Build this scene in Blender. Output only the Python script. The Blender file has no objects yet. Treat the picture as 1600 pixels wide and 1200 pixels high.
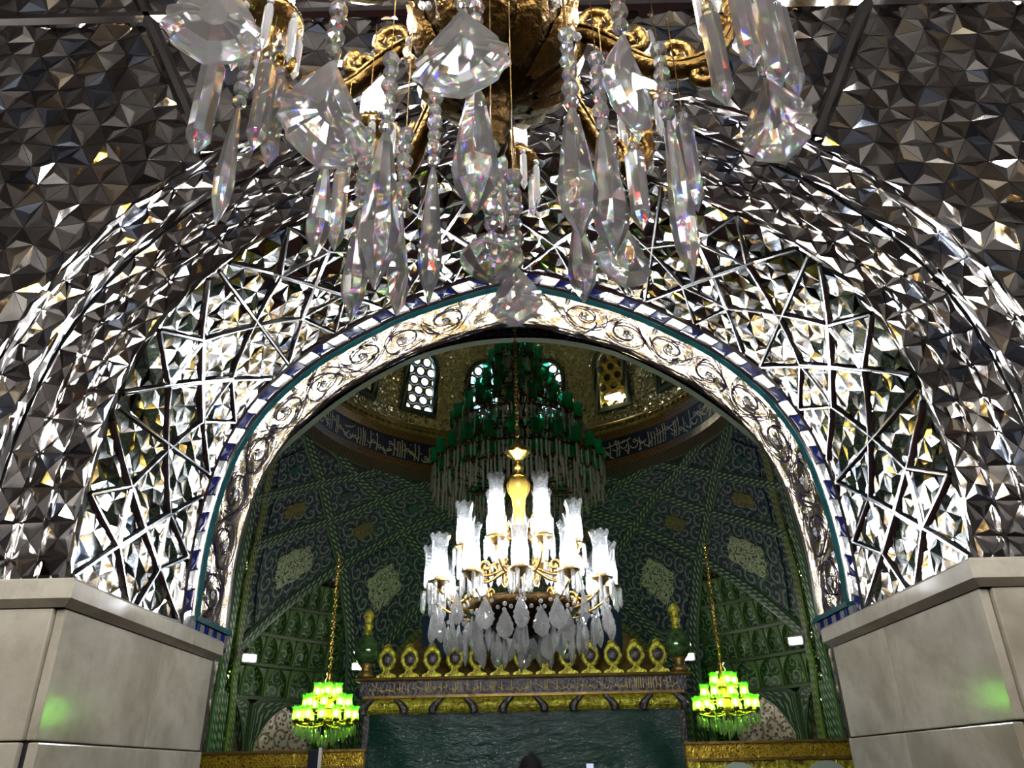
import bpy, math, random
import numpy as np
from mathutils import Vector, Matrix, Euler
random.seed(7)
SC = bpy.context.scene
COL = SC.collection
PI = math.pi
EYE = 1.6

# ------------------------------------------------------------------ camera
F_PX, PITCH, ROLL, YAW = 1200.0, math.radians(26.8), math.radians(1.2), math.radians(0.33)
cam = bpy.data.cameras.new('camera')
cam.sensor_fit = 'HORIZONTAL'
cam.sensor_width = 36.0
cam.lens = 36.0 * F_PX / 1600.0
cam.clip_start, cam.clip_end = 0.02, 200
camo = bpy.data.objects.new('camera', cam)
COL.objects.link(camo)
camo.matrix_world = (Matrix.Translation((0, 0, EYE)) @ Matrix.Rotation(YAW, 4, 'Z')
                     @ Matrix.Rotation(PI / 2 + PITCH, 4, 'X') @ Matrix.Rotation(-ROLL, 4, 'Z'))
SC.camera = camo

# ------------------------------------------------------------------ world, exposure
w = bpy.data.worlds.new('world')
SC.world = w
w.use_nodes = True
w.node_tree.nodes['Background'].inputs[0].default_value = (0.50, 0.74, 1.0, 1)
w.node_tree.nodes['Background'].inputs[1].default_value = 2.2
SC.view_settings.view_transform = 'Standard'
SC.view_settings.look = 'None'
SC.view_settings.exposure = 2.0
SC.view_settings.gamma = 1.0
SC.view_settings.use_curve_mapping = False
cy = SC.cycles
cy.use_denoising = True
cy.max_bounces = 12
cy.diffuse_bounces = 3
cy.glossy_bounces = 7
cy.transmission_bounces = 10
cy.transparent_max_bounces = 16
cy.caustics_reflective = False
cy.caustics_refractive = False
cy.sample_clamp_indirect = 12.0
cy.blur_glossy = 0.3
cy.use_light_tree = True
cy.use_adaptive_sampling = True
cy.adaptive_threshold = 0.02

# light levels (one place to tune)
BULB_NEAR, BULB_MID, BULB_GREEN, BULB_LED, BULB_ADDED = 120.0, 62.0, 22.0, 80.0, 15.0


def proj(x, y, z):
    """world point (z relative to the eye) -> photo pixel; used only to rank tiles by size in view"""
    c, s = math.cos(YAW), math.sin(YAW)
    X = x * c + y * s
    Y = -x * s + y * c
    d = Y * math.cos(PITCH) + z * math.sin(PITCH)
    if d < 0.05:
        return -9e3, -9e3
    v = (-Y * math.sin(PITCH) + z * math.cos(PITCH)) / d
    xx, yy = X / d * F_PX, -v * F_PX
    c, s = math.cos(ROLL), math.sin(ROLL)
    return 800 + xx * c + yy * s, 600 - xx * s + yy * c


# ------------------------------------------------------------------ node helper and materials
class G:
    def __init__(self, name):
        self.m = bpy.data.materials.new(name)
        self.m.use_nodes = True
        self.t = self.m.node_tree
        self.t.nodes.clear()
        self.out = self.t.nodes.new('ShaderNodeOutputMaterial')

    def n(self, typ, ins=None, **props):
        nd = self.t.nodes.new('ShaderNode' + typ)
        for k, v in props.items():
            setattr(nd, k, v)
        for k, v in (ins or {}).items():
            s = nd.inputs[k]
            if isinstance(v, bpy.types.NodeSocket):
                self.t.links.new(v, s)
            else:
                s.default_value = v
        return nd

    def math(self, op, a, b=0.0, c=0.0):
        return self.n('Math', {0: a, 1: b, 2: c}, operation=op).outputs[0]

    def mix(self, f, a, b):
        nd = self.n('Mix', data_type='RGBA')
        for i, v in ((0, f), (6, a), (7, b)):
            if isinstance(v, bpy.types.NodeSocket):
                self.t.links.new(v, nd.inputs[i])
            else:
                nd.inputs[i].default_value = v if not isinstance(v, tuple) or len(v) == 4 else (*v, 1)
        return nd.outputs[2]

    def pbr(self, col, metal=0.0, rough=0.5, normal=None, **kw):
        ins = {'Base Color': col if isinstance(col, bpy.types.NodeSocket) else (*col, 1), 'Metallic': metal, 'Roughness': rough}
        if normal is not None:
            ins['Normal'] = normal
        ins.update(kw)
        return self.n('BsdfPrincipled', ins)

    def done(self, sh):
        self.t.links.new(sh.outputs[0], self.out.inputs[0])
        return self.m


def plain(name, col, metal=0.0, rough=0.5, noise=0.0, nscale=20.0, bump=0.0, bscale=40.0, **kw):
    g = G(name)
    c = (*col, 1)
    nrm = None
    if noise or bump:
        co = g.n('TexCoord').outputs['Object']
    if noise:
        nz = g.n('TexNoise', {'Vector': co, 'Scale': nscale, 'Detail': 5.0}).outputs[0]
        f = g.math('MULTIPLY', g.math('SUBTRACT', nz, 0.35), 2.2)
        c = g.mix(f, tuple(v * (1 - noise) for v in col), tuple(min(1, v * (1 + noise)) for v in col))
    if bump:
        nz = g.n('TexNoise', {'Vector': co, 'Scale': bscale, 'Detail': 3.0}).outputs[0]
        nrm = g.n('Bump', {'Strength': bump, 'Distance': 0.02, 'Height': nz}).outputs[0]
    return g.done(g.pbr(c if isinstance(c, bpy.types.NodeSocket) else col, metal, rough, nrm, **kw))


M = {}
M['mirror'] = plain('mirror_silver', (0.78, 0.78, 0.77), 1, 0.03)
M['mirror_warm'] = plain('mirror_champagne', (0.78, 0.70, 0.56), 1, 0.04)
M['mirror_dark'] = plain('mirror_smoked', (0.42, 0.41, 0.42), 1, 0.04)
M['mirror_blue'] = plain('mirror_blue_tint', (0.34, 0.40, 0.52), 1, 0.05)
M['grout'] = plain('dark_grout', (0.05, 0.05, 0.055), 0, 0.6)
M['bar'] = plain('bevelled_mirror_bar', (0.30, 0.30, 0.31), 1, 0.12)
M['rail'] = plain('mirror_moulding', (0.50, 0.49, 0.48), 1, 0.10)
M['teal'] = plain('teal_tile_trim', (0.012, 0.075, 0.085), 0, 0.18, noise=0.3, nscale=9)
M['navy_tile'] = plain('cobalt_glass_tile', (0.012, 0.018, 0.13), 0.0, 0.06, noise=0.4, nscale=30)
M['white_tile'] = plain('silvered_white_tile', (0.42, 0.41, 0.42), 0.75, 0.16)
M['brass_old'] = plain('old_brass', (0.17, 0.10, 0.030), 1, 0.32, noise=0.35, nscale=14, bump=0.35, bscale=60)
M['brass'] = plain('aged_brass', (0.52, 0.33, 0.10), 1, 0.30, noise=0.35, nscale=14, bump=0.25, bscale=60)
M['brass_dark'] = plain('antique_bronze', (0.062, 0.037, 0.014), 1, 0.40, noise=0.4, nscale=18, bump=0.4, bscale=50)
M['gold'] = plain('bright_gilt', (0.86, 0.58, 0.13), 1, 0.22, bump=0.2, bscale=80)
M['amber_glass'] = plain('gilded_amber_glass', (0.95, 0.62, 0.12), 0.7, 0.10)
M['gold_carved'] = plain('carved_gold', (0.85, 0.62, 0.05), 0.4, 0.30, noise=0.75, nscale=20, bump=1.0, bscale=34)
M['gilt_ink'] = plain('gilt_lettering', (0.80, 0.60, 0.20), 0.1, 0.4)
M['gold_brown'] = plain('dull_gold_sheet', (0.30, 0.19, 0.05), 0.7, 0.45, noise=0.4, nscale=8, bump=0.4, bscale=20)
M['silver_carved'] = plain('tarnished_carved_silver', (0.11, 0.10, 0.105), 0.7, 0.40, noise=0.6, nscale=18, bump=0.9, bscale=34)
M['navy_cloth'] = plain('dark_navy_cloth', (0.006, 0.02, 0.04), 0, 0.8)
M['green_tile'] = plain('green_tile', (0.014, 0.085, 0.05), 0, 0.25, noise=0.4, nscale=12)
M['green_deep'] = plain('deep_green_board', (0.01, 0.06, 0.03), 0, 0.5)
M['cream'] = plain('cream_glaze', (0.58, 0.52, 0.36), 0, 0.4)
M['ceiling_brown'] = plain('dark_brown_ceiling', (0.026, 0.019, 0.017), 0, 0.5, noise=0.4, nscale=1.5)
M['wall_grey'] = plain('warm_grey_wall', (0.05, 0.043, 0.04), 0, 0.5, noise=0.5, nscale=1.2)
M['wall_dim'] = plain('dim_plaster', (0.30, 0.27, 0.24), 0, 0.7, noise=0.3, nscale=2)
M['dark_post'] = plain('dark_blue_paint', (0.012, 0.014, 0.03), 0, 0.4)
M['white_plastic'] = plain('white_plastic', (0.75, 0.75, 0.78), 0, 0.35)
M['black_metal'] = plain('black_metal', (0.02, 0.02, 0.02), 0.4, 0.4)
M['pale_green_panel'] = plain('pale_green_lattice_glass', (0.42, 0.50, 0.42), 0, 0.3)
M['scroll_ink'] = plain('purple_blue_scroll_enamel', (0.045, 0.035, 0.085), 0.2, 0.25)
M['flower'] = plain('white_blue_flower_enamel', (0.60, 0.60, 0.66), 0.3, 0.2)
M['skin'] = plain('skin', (0.45, 0.28, 0.20), 0, 0.5)
M['black_cloth'] = plain('black_cloth', (0.008, 0.008, 0.010), 0, 0.85)


def emis(name, col, st):
    g = G(name)
    return g.done(g.n('Emission', {'Color': (*col, 1), 'Strength': st}))


M['bulb_near'] = emis('lit_bulb_near', (1.0, 0.97, 0.93), BULB_NEAR)
M['bulb_mid'] = emis('lit_bulb_hall', (0.93, 0.96, 1.0), BULB_MID)
M['bulb_green'] = emis('lit_bulb_in_green_cup', (0.85, 1.0, 0.62), BULB_GREEN)
M['bulb_led'] = emis('led_floodlight_face', (1.0, 0.96, 0.88), BULB_LED)
M['bulb_added'] = emis('added_unseen_bulb', (1.0, 0.95, 0.88), BULB_ADDED)  # bulbs of the added chandeliers out of view
M['tube_light'] = emis('window_tube_light', (1.0, 0.9, 0.6), 14)
M['phone_screen'] = emis('phone_screen_glow', (0.7, 0.8, 1.0), 0.22)


def shade_mat(name, tint, trans, tl):
    """etched glass lamp shade: lets most light through, scatters the rest"""
    g = G(name)
    co = g.n('TexCoord').outputs['Object']
    nz = g.n('TexNoise', {'Vector': co, 'Scale': 34.0, 'Detail': 4.0, 'Distortion': 1.6}).outputs[0]
    lines = g.math('LESS_THAN', g.math('ABSOLUTE', g.math('SUBTRACT', g.math('FRACT', g.math('MULTIPLY', nz, 5.0)), 0.5)), 0.14)
    tr = g.n('BsdfTransparent', {'Color': (*tint, 1)})
    tsl = g.n('BsdfTranslucent', {'Color': (*tl, 1)})
    gl = g.n('BsdfGlossy', {'Color': (0.9, 0.9, 0.9, 1), 'Roughness': 0.08})
    f = g.math('ADD', 1 - trans, g.math('MULTIPLY', lines, 0.05))
    a = g.n('MixShader', {0: f, 1: tr.outputs[0], 2: tsl.outputs[0]})
    lw = g.n('LayerWeight', {'Blend': 0.25}).outputs['Facing']
    b = g.n('MixShader', {0: g.math('MULTIPLY', lw, 0.5), 1: a.outputs[0], 2: gl.outputs[0]})
    return g.done(b)


M['shade'] = shade_mat('etched_clear_glass', (0.97, 0.98, 0.99), 0.945, (0.9, 0.92, 0.95))
M['shade_green'] = shade_mat('lit_green_glass', (0.42, 1.0, 0.16), 0.66, (0.22, 0.85, 0.06))
M['shade_emerald'] = shade_mat('unlit_emerald_glass', (0.12, 0.62, 0.34), 0.30, (0.05, 0.50, 0.24))


def crystal_mat(name, disp, clear=0.12, milk=0.17):
    """cut crystal: refracting glass, partly see-through, with white scatter mixed in to brighten it"""
    g = G(name)
    if disp:
        r = g.n('BsdfGlass', {'Color': (1, 0, 0, 1), 'Roughness': 0.0, 'IOR': 1.522})
        gg = g.n('BsdfGlass', {'Color': (0, 1, 0, 1), 'Roughness': 0.0, 'IOR': 1.54})
        b = g.n('BsdfGlass', {'Color': (0, 0, 1, 1), 'Roughness': 0.0, 'IOR': 1.558})
        a = g.n('AddShader', {0: r.outputs[0], 1: gg.outputs[0]})
        dsp = g.n('AddShader', {0: a.outputs[0], 1: b.outputs[0]})
        pl = g.n('BsdfGlass', {'Color': (1, 1, 1, 1), 'Roughness': 0.0, 'IOR': 1.54})
        c = g.n('MixShader', {0: 0.28, 1: pl.outputs[0], 2: dsp.outputs[0]})
    else:
        c = g.n('BsdfGlass', {'Color': (1, 1, 1, 1), 'Roughness': 0.0, 'IOR': 1.52})
    t = g.n('BsdfTransparent', {'Color': (1, 1, 1, 1)})
    d = g.n('BsdfTranslucent', {'Color': (0.92, 0.93, 0.95, 1)})
    e = g.n('BsdfDiffuse', {'Color': (0.92, 0.93, 0.95, 1)})
    de = g.n('MixShader', {0: 0.5, 1: d.outputs[0], 2: e.outputs[0]})  # pale scatter stands in for light carried through the crystal
    x = g.n('MixShader', {0: clear, 1: c.outputs[0], 2: t.outputs[0]})
    return g.done(g.n('MixShader', {0: milk, 1: x.outputs[0], 2: de.outputs[0]}))


M['crystal'] = crystal_mat('cut_crystal_dispersive', True)
M['crystal_far'] = crystal_mat('cut_crystal', False, 0.45, 0.24)


def fringe_mat():
    """tiny hanging prisms too small to pick apart: bright glassy sticks"""
    g = G('crystal_fringe_glass')
    gl = g.n('BsdfGlossy', {'Color': (0.75, 0.76, 0.72, 1), 'Roughness': 0.06})
    tr = g.n('BsdfTransparent', {'Color': (0.88, 0.9, 0.86, 1)})
    df = g.n('BsdfDiffuse', {'Color': (0.62, 0.56, 0.44, 1)})
    gd = g.n('MixShader', {0: 0.5, 1: gl.outputs[0], 2: df.outputs[0]})
    return g.done(g.n('MixShader', {0: 0.5, 1: tr.outputs[0], 2: gd.outputs[0]}))


M['fringe'] = fringe_mat()


def glitter(name, col, scale, rough=0.1, tilt=0.55, metal=1.0, col2=None):
    """mosaic of tiny mirror chips: each chip has its own tilt"""
    g = G(name)
    tc = g.n('TexCoord').outputs['Object']
    vo = g.n('TexVoronoi', {'Vector': tc, 'Scale': scale})
    off = g.n('VectorMath', {0: vo.outputs['Color'], 1: (0.5, 0.5, 0.5)}, operation='SUBTRACT').outputs[0]
    offs = g.n('VectorMath', {0: off, 3: tilt}, operation='SCALE').outputs[0]
    nrm = g.n('NewGeometry').outputs['Normal']
    nn = g.n('VectorMath', {0: nrm, 1: offs}, operation='ADD').outputs[0]
    nn = g.n('VectorMath', {0: nn}, operation='NORMALIZE').outputs[0]
    c = (*col, 1)
    if col2:
        sep = g.n('SeparateColor', {0: vo.outputs['Color']}).outputs[0]
        c = g.mix(sep, col, col2)
    return g.done(g.pbr(c if col2 else col, metal, rough, nn))


M['dome_glitter'] = glitter('gold_mirror_chip_mosaic', (0.55, 0.44, 0.18), 26.0, 0.2, 0.7, 0.85, (0.78, 0.72, 0.52))
M['greenlit_chips'] = glitter('greenlit_mirror_chip_reveal', (0.50, 0.60, 0.35), 30.0, 0.12, 0.8, 1.0, (0.10, 0.26, 0.06))  # green glow of the lit chandeliers put into the chip colours
M['room_mirror'] = glitter('mirror_mosaic_of_near_room', (0.62, 0.60, 0.57), 5.5, 0.12, 0.9, 0.85, (0.34, 0.30, 0.26))
M['chip_mirror'] = glitter('mirror_chip_mosaic', (0.66, 0.65, 0.62), 22.0, 0.06, 0.5)


def uvpair(g):
    uv = g.n('UVMap').outputs[0]
    s = g.n('SeparateXYZ', {0: uv})
    return uv, s.outputs[0], s.outputs[1]


def arabesque(name, ground, line, k=9.0, accent=(0.010, 0.045, 0.055), metal=0.0, rough=0.3):
    """spiral scroll-work on a dark ground, drawn in panel coordinates (metres)"""
    g = G(name)
    uv, u, v = uvpair(g)
    vo = g.n('TexVoronoi', {'Vector': uv, 'Scale': k, 'Randomness': 0.28}, voronoi_dimensions='2D')
    d = g.n('VectorMath', {0: uv, 1: vo.outputs['Position']}, operation='SUBTRACT').outputs[0]
    ds = g.n('SeparateXYZ', {0: d})
    ang = g.math('DIVIDE', g.math('ARCTAN2', ds.outputs[1], ds.outputs[0]), 2 * PI)
    r = g.math('MULTIPLY', vo.outputs['Distance'], 2.1)
    sp = g.math('ABSOLUTE', g.math('SUBTRACT', g.math('FRACT', g.math('SUBTRACT', r, ang)), 0.5))
    ln = g.math('LESS_THAN', sp, 0.14)
    leaf = g.n('TexVoronoi', {'Vector': uv, 'Scale': k * 3.1, 'Randomness': 0.9}, voronoi_dimensions='2D')
    lf = g.math('LESS_THAN', leaf.outputs['Distance'], 0.24)
    nz = g.n('TexNoise', {'Vector': uv, 'Scale': 5.0, 'Detail': 2.0}).outputs[0]
    base = g.mix(g.math('GREATER_THAN', nz, 0.60), ground, accent)
    c = g.mix(lf, base, tuple(l * 0.45 for l in line))
    c = g.mix(ln, c, line)
    return g.done(g.pbr(c, metal, rough))


M['arabesque'] = arabesque('navy_arabesque_tile', (0.004, 0.009, 0.042), (0.17, 0.19, 0.16), 3.6, rough=0.5)
M['arabesque_green'] = arabesque('green_arabesque_tile', (0.010, 0.035, 0.022), (0.24, 0.32, 0.14), 5.0, (0.02, 0.06, 0.03))
M['band_orange'] = arabesque('rust_scroll_band', (0.11, 0.04, 0.012), (0.36, 0.20, 0.06), 9.0, (0.12, 0.05, 0.015))
M['silver_scroll'] = arabesque('silver_scroll_relief_far', (0.34, 0.29, 0.24), (0.13, 0.10, 0.08), 3.2, (0.45, 0.41, 0.36), 0.85, 0.25)


def script_mat(name, ground, ink, sc, metal=0.0, rough=0.4, lo=0.16):
    """densely interlaced calligraphy: thin curling strokes"""
    g = G(name)
    uv, u, v = uvpair(g)
    nz = g.n('TexNoise', {'Vector': uv, 'Scale': sc, 'Detail': 1.5, 'Distortion': 1.4}).outputs[0]
    f = g.math('ABSOLUTE', g.math('SUBTRACT', g.math('FRACT', g.math('MULTIPLY', nz, 5.0)), 0.5))
    ln = g.math('LESS_THAN', f, lo)
    bmp = g.n('Bump', {'Strength': 0.4, 'Distance': 0.01, 'Height': f}).outputs[0]
    return g.done(g.pbr(g.mix(ln, ground, ink), metal, rough, bmp))


M['cartouche'] = script_mat('cream_calligraphy_plaque', (0.42, 0.41, 0.29), (0.02, 0.025, 0.03), 7.0)
M['cartouche_gold'] = script_mat('olive_calligraphy_plaque', (0.17, 0.13, 0.035), (0.02, 0.02, 0.02), 8.0)
M['teal_knot'] = script_mat('teal_knot_tile', (0.012, 0.075, 0.06), (0.006, 0.02, 0.03), 5.0)
M['gold_script'] = script_mat('gold_chased_script', (0.62, 0.44, 0.04), (0.24, 0.14, 0.01), 9.0, 0.6, 0.32)


def rope_mat(name, ground, light, dark, per=11.0, lanes=((0.20, 0.42), (0.58, 0.80))):
    g = G(name)
    uv, u, v = uvpair(g)
    st = g.math('GREATER_THAN', g.math('FRACT', g.math('ADD', g.math('MULTIPLY', u, per), g.math('MULTIPLY', v, 2.5))), 0.5)
    c = (*ground, 1)
    for a, b in lanes:
        inl = g.math('MULTIPLY', g.math('GREATER_THAN', v, a), g.math('LESS_THAN', v, b))
        c = g.mix(inl, c, g.mix(st, dark, light))
    edge = g.math('GREATER_THAN', g.math('ABSOLUTE', g.math('SUBTRACT', v, 0.5)), 0.46)
    c = g.mix(edge, c, tuple(x * 0.6 for x in light))
    return g.done(g.pbr(c, 0.0, 0.5))


M['rope'] = rope_mat('green_rope_band', (0.012, 0.042, 0.034), (0.25, 0.29, 0.19), (0.004, 0.010, 0.010), 7.5)
M['rope_gold'] = rope_mat('olive_rope_band', (0.10, 0.11, 0.035), (0.26, 0.25, 0.10), (0.015, 0.02, 0.015), 9.0)
M['rope_dark'] = rope_mat('dark_rope_edge', (0.02, 0.035, 0.025), (0.15, 0.18, 0.10), (0.004, 0.008, 0.008), 12.0, ((0.15, 0.85),))
M['rope_cell'] = rope_mat('light_green_cell_edge', (0.03, 0.08, 0.03), (0.24, 0.30, 0.12), (0.012, 0.03, 0.012), 12.0, ((0.15, 0.85),))
M['flutes'] = rope_mat('brown_fluted_cornice', (0.06, 0.035, 0.018), (0.13, 0.075, 0.03), (0.018, 0.012, 0.010), 14.0, ((0.05, 0.95),))


def marble():
    g = G('cream_grey_marble')
    co = g.n('TexCoord').outputs['Object']
    geo = g.n('ObjectInfo').outputs['Random']
    ofs = g.n('CombineXYZ', {0: g.math('MULTIPLY', geo, 13.0), 1: g.math('MULTIPLY', geo, 7.0), 2: 0.0}).outputs[0]
    p = g.n('VectorMath', {0: co, 1: ofs}, operation='ADD').outputs[0]
    n1 = g.n('TexNoise', {'Vector': p, 'Scale': 1.6, 'Detail': 6.0, 'Distortion': 0.8}).outputs[0]
    n2 = g.n('TexNoise', {'Vector': p, 'Scale': 9.0, 'Detail': 8.0, 'Roughness': 0.7}).outputs[0]
    c = g.mix(g.math('MULTIPLY', g.math('SUBTRACT', n1, 0.3), 2.2), (0.33, 0.295, 0.23), (0.66, 0.62, 0.52))
    c = g.mix(g.math('MULTIPLY', g.math('SUBTRACT', n2, 0.45), 1.6), c, (0.30, 0.25, 0.19))
    return g.done(g.pbr(c, 0.0, 0.12))


M['marble'] = marble()


def relief():
    """champagne mirror glass with broken relief"""
    g = G('champagne_relief_mirror')
    co = g.n('TexCoord').outputs['Object']
    vo = g.n('TexVoronoi', {'Vector': co, 'Scale': 24.0})
    off = g.n('VectorMath', {0: g.n('VectorMath', {0: vo.outputs['Color'], 1: (0.5, 0.5, 0.5)}, operation='SUBTRACT').outputs[0], 3: 0.07}, operation='SCALE').outputs[0]
    nz = g.n('TexNoise', {'Vector': co, 'Scale': 13.0, 'Detail': 4.0, 'Distortion': 0.8}).outputs[0]
    bmp = g.n('Bump', {'Strength': 0.16, 'Distance': 0.03, 'Height': nz}).outputs[0]
    nn = g.n('VectorMath', {0: g.n('VectorMath', {0: bmp, 1: off}, operation='ADD').outputs[0]}, operation='NORMALIZE').outputs[0]
    return g.done(g.pbr((0.215, 0.17, 0.11), 0.95, 0.13, nn))


M['relief'] = relief()


def sheet():
    g = G('green_plastic_sheet')
    co = g.n('TexCoord').outputs['Object']
    st = g.n('Mapping', {'Vector': co, 'Scale': (1.0, 1.0, 2.6)}).outputs[0]
    nz = g.n('TexNoise', {'Vector': st, 'Scale': 4.5, 'Detail': 3.0, 'Distortion': 1.2}).outputs[0]
    n2 = g.n('TexNoise', {'Vector': st, 'Scale': 17.0, 'Detail': 2.0, 'Distortion': 2.0}).outputs[0]
    h = g.math('ADD', nz, g.math('MULTIPLY', n2, 0.35))
    bmp = g.n('Bump', {'Strength': 0.8, 'Distance': 0.03, 'Height': h}).outputs[0]
    return g.done(g.pbr((0.003, 0.040, 0.026), 0.0, 0.05, bmp, **{'Specular IOR Level': 0.55}))


M['sheet'] = sheet()


def carpet():
    g = G('dark_red_carpet')
    co = g.n('TexCoord').outputs['Object']
    vo = g.n('TexVoronoi', {'Vector': co, 'Scale': 1.6}).outputs['Distance']
    c = g.mix(vo, (0.16, 0.05, 0.04), (0.05, 0.045, 0.06))
    return g.done(g.pbr(c, 0.0, 0.8))


M['carpet'] = carpet()


# ------------------------------------------------------------------ mesh helper
class MB:
    def __init__(self):
        self.v, self.f, self.uv, self.mi = [], [], [], []
        self.has_uv = False

    def add(self, verts, faces, uvs=None, mi=0):
        o = len(self.v)
        self.v.extend([tuple(p) for p in verts])
        for k, f in enumerate(faces):
            self.f.append(tuple(i + o for i in f))
            self.mi.append(mi)
            if uvs is not None:
                self.has_uv = True
                self.uv.append([uvs[i] for i in f])
            else:
                self.uv.append([(0, 0)] * len(f))
        return self

    def box(self, c, s, rot=None, mi=0):
        hx, hy, hz = s[0] / 2, s[1] / 2, s[2] / 2
        vs = [Vector((x, y, z)) for x in (-hx, hx) for y in (-hy, hy) for z in (-hz, hz)]
        if rot is not None:
            vs = [rot @ p for p in vs]
        vs = [p + Vector(c) for p in vs]
        return self.add(vs, [(0, 1, 3, 2), (4, 6, 7, 5), (0, 4, 5, 1), (2, 3, 7, 6), (0, 2, 6, 4), (1, 5, 7, 3)], mi=mi)

    def lathe(self, prof, n=16, c=(0, 0, 0), wob=None, close=True):
        vs, fs = [], []
        for k, (r, z) in enumerate(prof):
            for i in range(n):
                a = 2 * PI * i / n
                rr = r * (wob(a, k) if wob else 1)
                vs.append((c[0] + rr * math.cos(a), c[1] + rr * math.sin(a), c[2] + z))
        for k in range(len(prof) - 1):
            for i in range(n):
                j = (i + 1) % n
                fs.append((k * n + i, k * n + j, (k + 1) * n + j, (k + 1) * n + i))
        if close:
            fs.append(tuple(range(n - 1, -1, -1)))
            fs.append(tuple((len(prof) - 1) * n + i for i in range(n)))
        return self.add(vs, fs)

    def tube(self, pts, r, n=6, cap=True):
        P = [Vector(p) for p in pts]
        R = r if isinstance(r, (list, tuple)) else [r] * len(P)
        up = Vector((0.13, 0.21, 1)).normalized()
        vs, fs = [], []
        for i, p in enumerate(P):
            t = (P[min(i + 1, len(P) - 1)] - P[max(i - 1, 0)])
            if t.length < 1e-9:
                t = Vector((0, 0, 1))
            t.normalize()
            a = t.cross(up)
            if a.length < 1e-3:
                a = t.cross(Vector((1, 0, 0)))
            a.normalize()
            b = t.cross(a)
            for k in range(n):
                q = 2 * PI * k / n
                vs.append(p + a * (R[i] * math.cos(q)) + b * (R[i] * math.sin(q)))
        for i in range(len(P) - 1):
            for k in range(n):
                j = (k + 1) % n
                fs.append((i * n + k, i * n + j, (i + 1) * n + j, (i + 1) * n + k))
        if cap:
            fs.append(tuple(range(n - 1, -1, -1)))
            fs.append(tuple((len(P) - 1) * n + k for k in range(n)))
        return self.add(vs, fs)

    def grid(self, fn, na, nb, a0=0.0, a1=1.0, b0=0.0, b1=1.0, uv=None, mi=0):
        """fn(a, b) -> point"""
        vs, uvs, fs = [], [], []
        for i in range(na + 1):
            for j in range(nb + 1):
                a, b = a0 + (a1 - a0) * i / na, b0 + (b1 - b0) * j / nb
                vs.append(fn(a, b))
                uvs.append(uv(a, b) if uv else (a, b))
        for i in range(na):
            for j in range(nb):
                p = i * (nb + 1) + j
                fs.append((p, p + 1, p + nb + 2, p + nb + 1))
        return self.add(vs, fs, uvs, mi)

    def mesh(self, name, mats, smooth=False):
        me = bpy.data.meshes.new(name)
        me.from_pydata(self.v, [], self.f)
        for m in (mats if isinstance(mats, (list, tuple)) else [mats]):
            me.materials.append(m)
        if self.has_uv:
            ul = me.uv_layers.new(name='UVMap')
            flat = [c for f in self.uv for p in f for c in p]
            ul.data.foreach_set('uv', flat)
        if any(self.mi):
            me.polygons.foreach_set('material_index', self.mi)
        if smooth:
            me.polygons.foreach_set('use_smooth', [True] * len(me.polygons))
        me.update()
        return me

    def build(self, name, mats, parent=None, smooth=False, loc=(0, 0, 0), rot=None, kind=None):
        return put(name, self.mesh(name, mats, smooth), parent, loc, rot, kind=kind)


def put(name, me, parent=None, loc=(0, 0, 0), rot=None, scale=None, kind=None):
    o = bpy.data.objects.new(name, me)
    COL.objects.link(o)
    o.location = loc
    if rot is not None:
        o.rotation_euler = rot
    if scale is not None:
        o.scale = scale if isinstance(scale, (tuple, list)) else (scale,) * 3
    if parent is not None:
        o.parent = parent
    if kind:
        o['kind'] = kind
    return o


def tag(o, label, cat, group=None):
    o['label'] = label
    o['category'] = cat
    if group:
        o['group'] = group
    return o


def thing(name, label, cat, loc=(0, 0, 0), group=None, rotz=0.0):
    o = put(name, None, None, loc, (0, 0, rotz))
    return tag(o, label, cat, group)


def struct(o, label):
    o['kind'] = 'structure'
    o['label'] = label
    return o


def catmull(P, n=8):
    P = [np.array(p, float) for p in P]
    Q = [2 * P[0] - P[1]] + P + [2 * P[-1] - P[-2]]
    out = []
    for i in range(1, len(Q) - 2):
        for k in range(n):
            t = k / n
            out.append(0.5 * (2 * Q[i] + (Q[i + 1] - Q[i - 1]) * t + (2 * Q[i - 1] - 5 * Q[i] + 4 * Q[i + 1] - Q[i + 2]) * t * t
                              + (3 * Q[i] - Q[i - 1] - 3 * Q[i + 1] + Q[i + 2]) * t ** 3))
    out.append(P[-1])
    return np.array(out)
# ================================================================== the passage: arch profile
Y0, Y1 = 3.2, 5.0
HALF = [(1.885, 0.70), (1.90, 1.08), (1.885, 1.42), (1.825, 1.76), (1.73, 2.00), (1.60, 2.21), (1.36, 2.46), (1.11, 2.635),
        (0.80, 2.815), (0.45, 2.955), (0.20, 3.035), (0.0, 3.075)]
_h = catmull(HALF, 12)
_h = _h * np.array([-1, 1])
PROF = np.vstack([_h, (_h * np.array([-1, 1]))[::-1][1:]])
_seg = np.linalg.norm(np.diff(PROF, axis=0), axis=1)
SARC = np.concatenate([[0], np.cumsum(_seg)])
S_TOT = float(SARC[-1])
_tan = np.gradient(PROF, axis=0)
_tan /= np.linalg.norm(_tan, axis=1)[:, None]
NRM_OUT = np.stack([-_tan[:, 1], _tan[:, 0]], 1)      # away from the opening


def arc(s):
    x = np.interp(s, SARC, PROF[:, 0])
    z = np.interp(s, SARC, PROF[:, 1])
    nx = np.interp(s, SARC, NRM_OUT[:, 0])
    nz = np.interp(s, SARC, NRM_OUT[:, 1])
    l = math.hypot(nx, nz) or 1
    return x, z, nx / l, nz / l


def sof(s, y, h=0.0):
    """point on the soffit: arc length s, depth y, height h into the passage (world z)"""
    x, z, nx, nz = arc(s)
    return (x - nx * h, y, z - nz * h + EYE)


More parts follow.
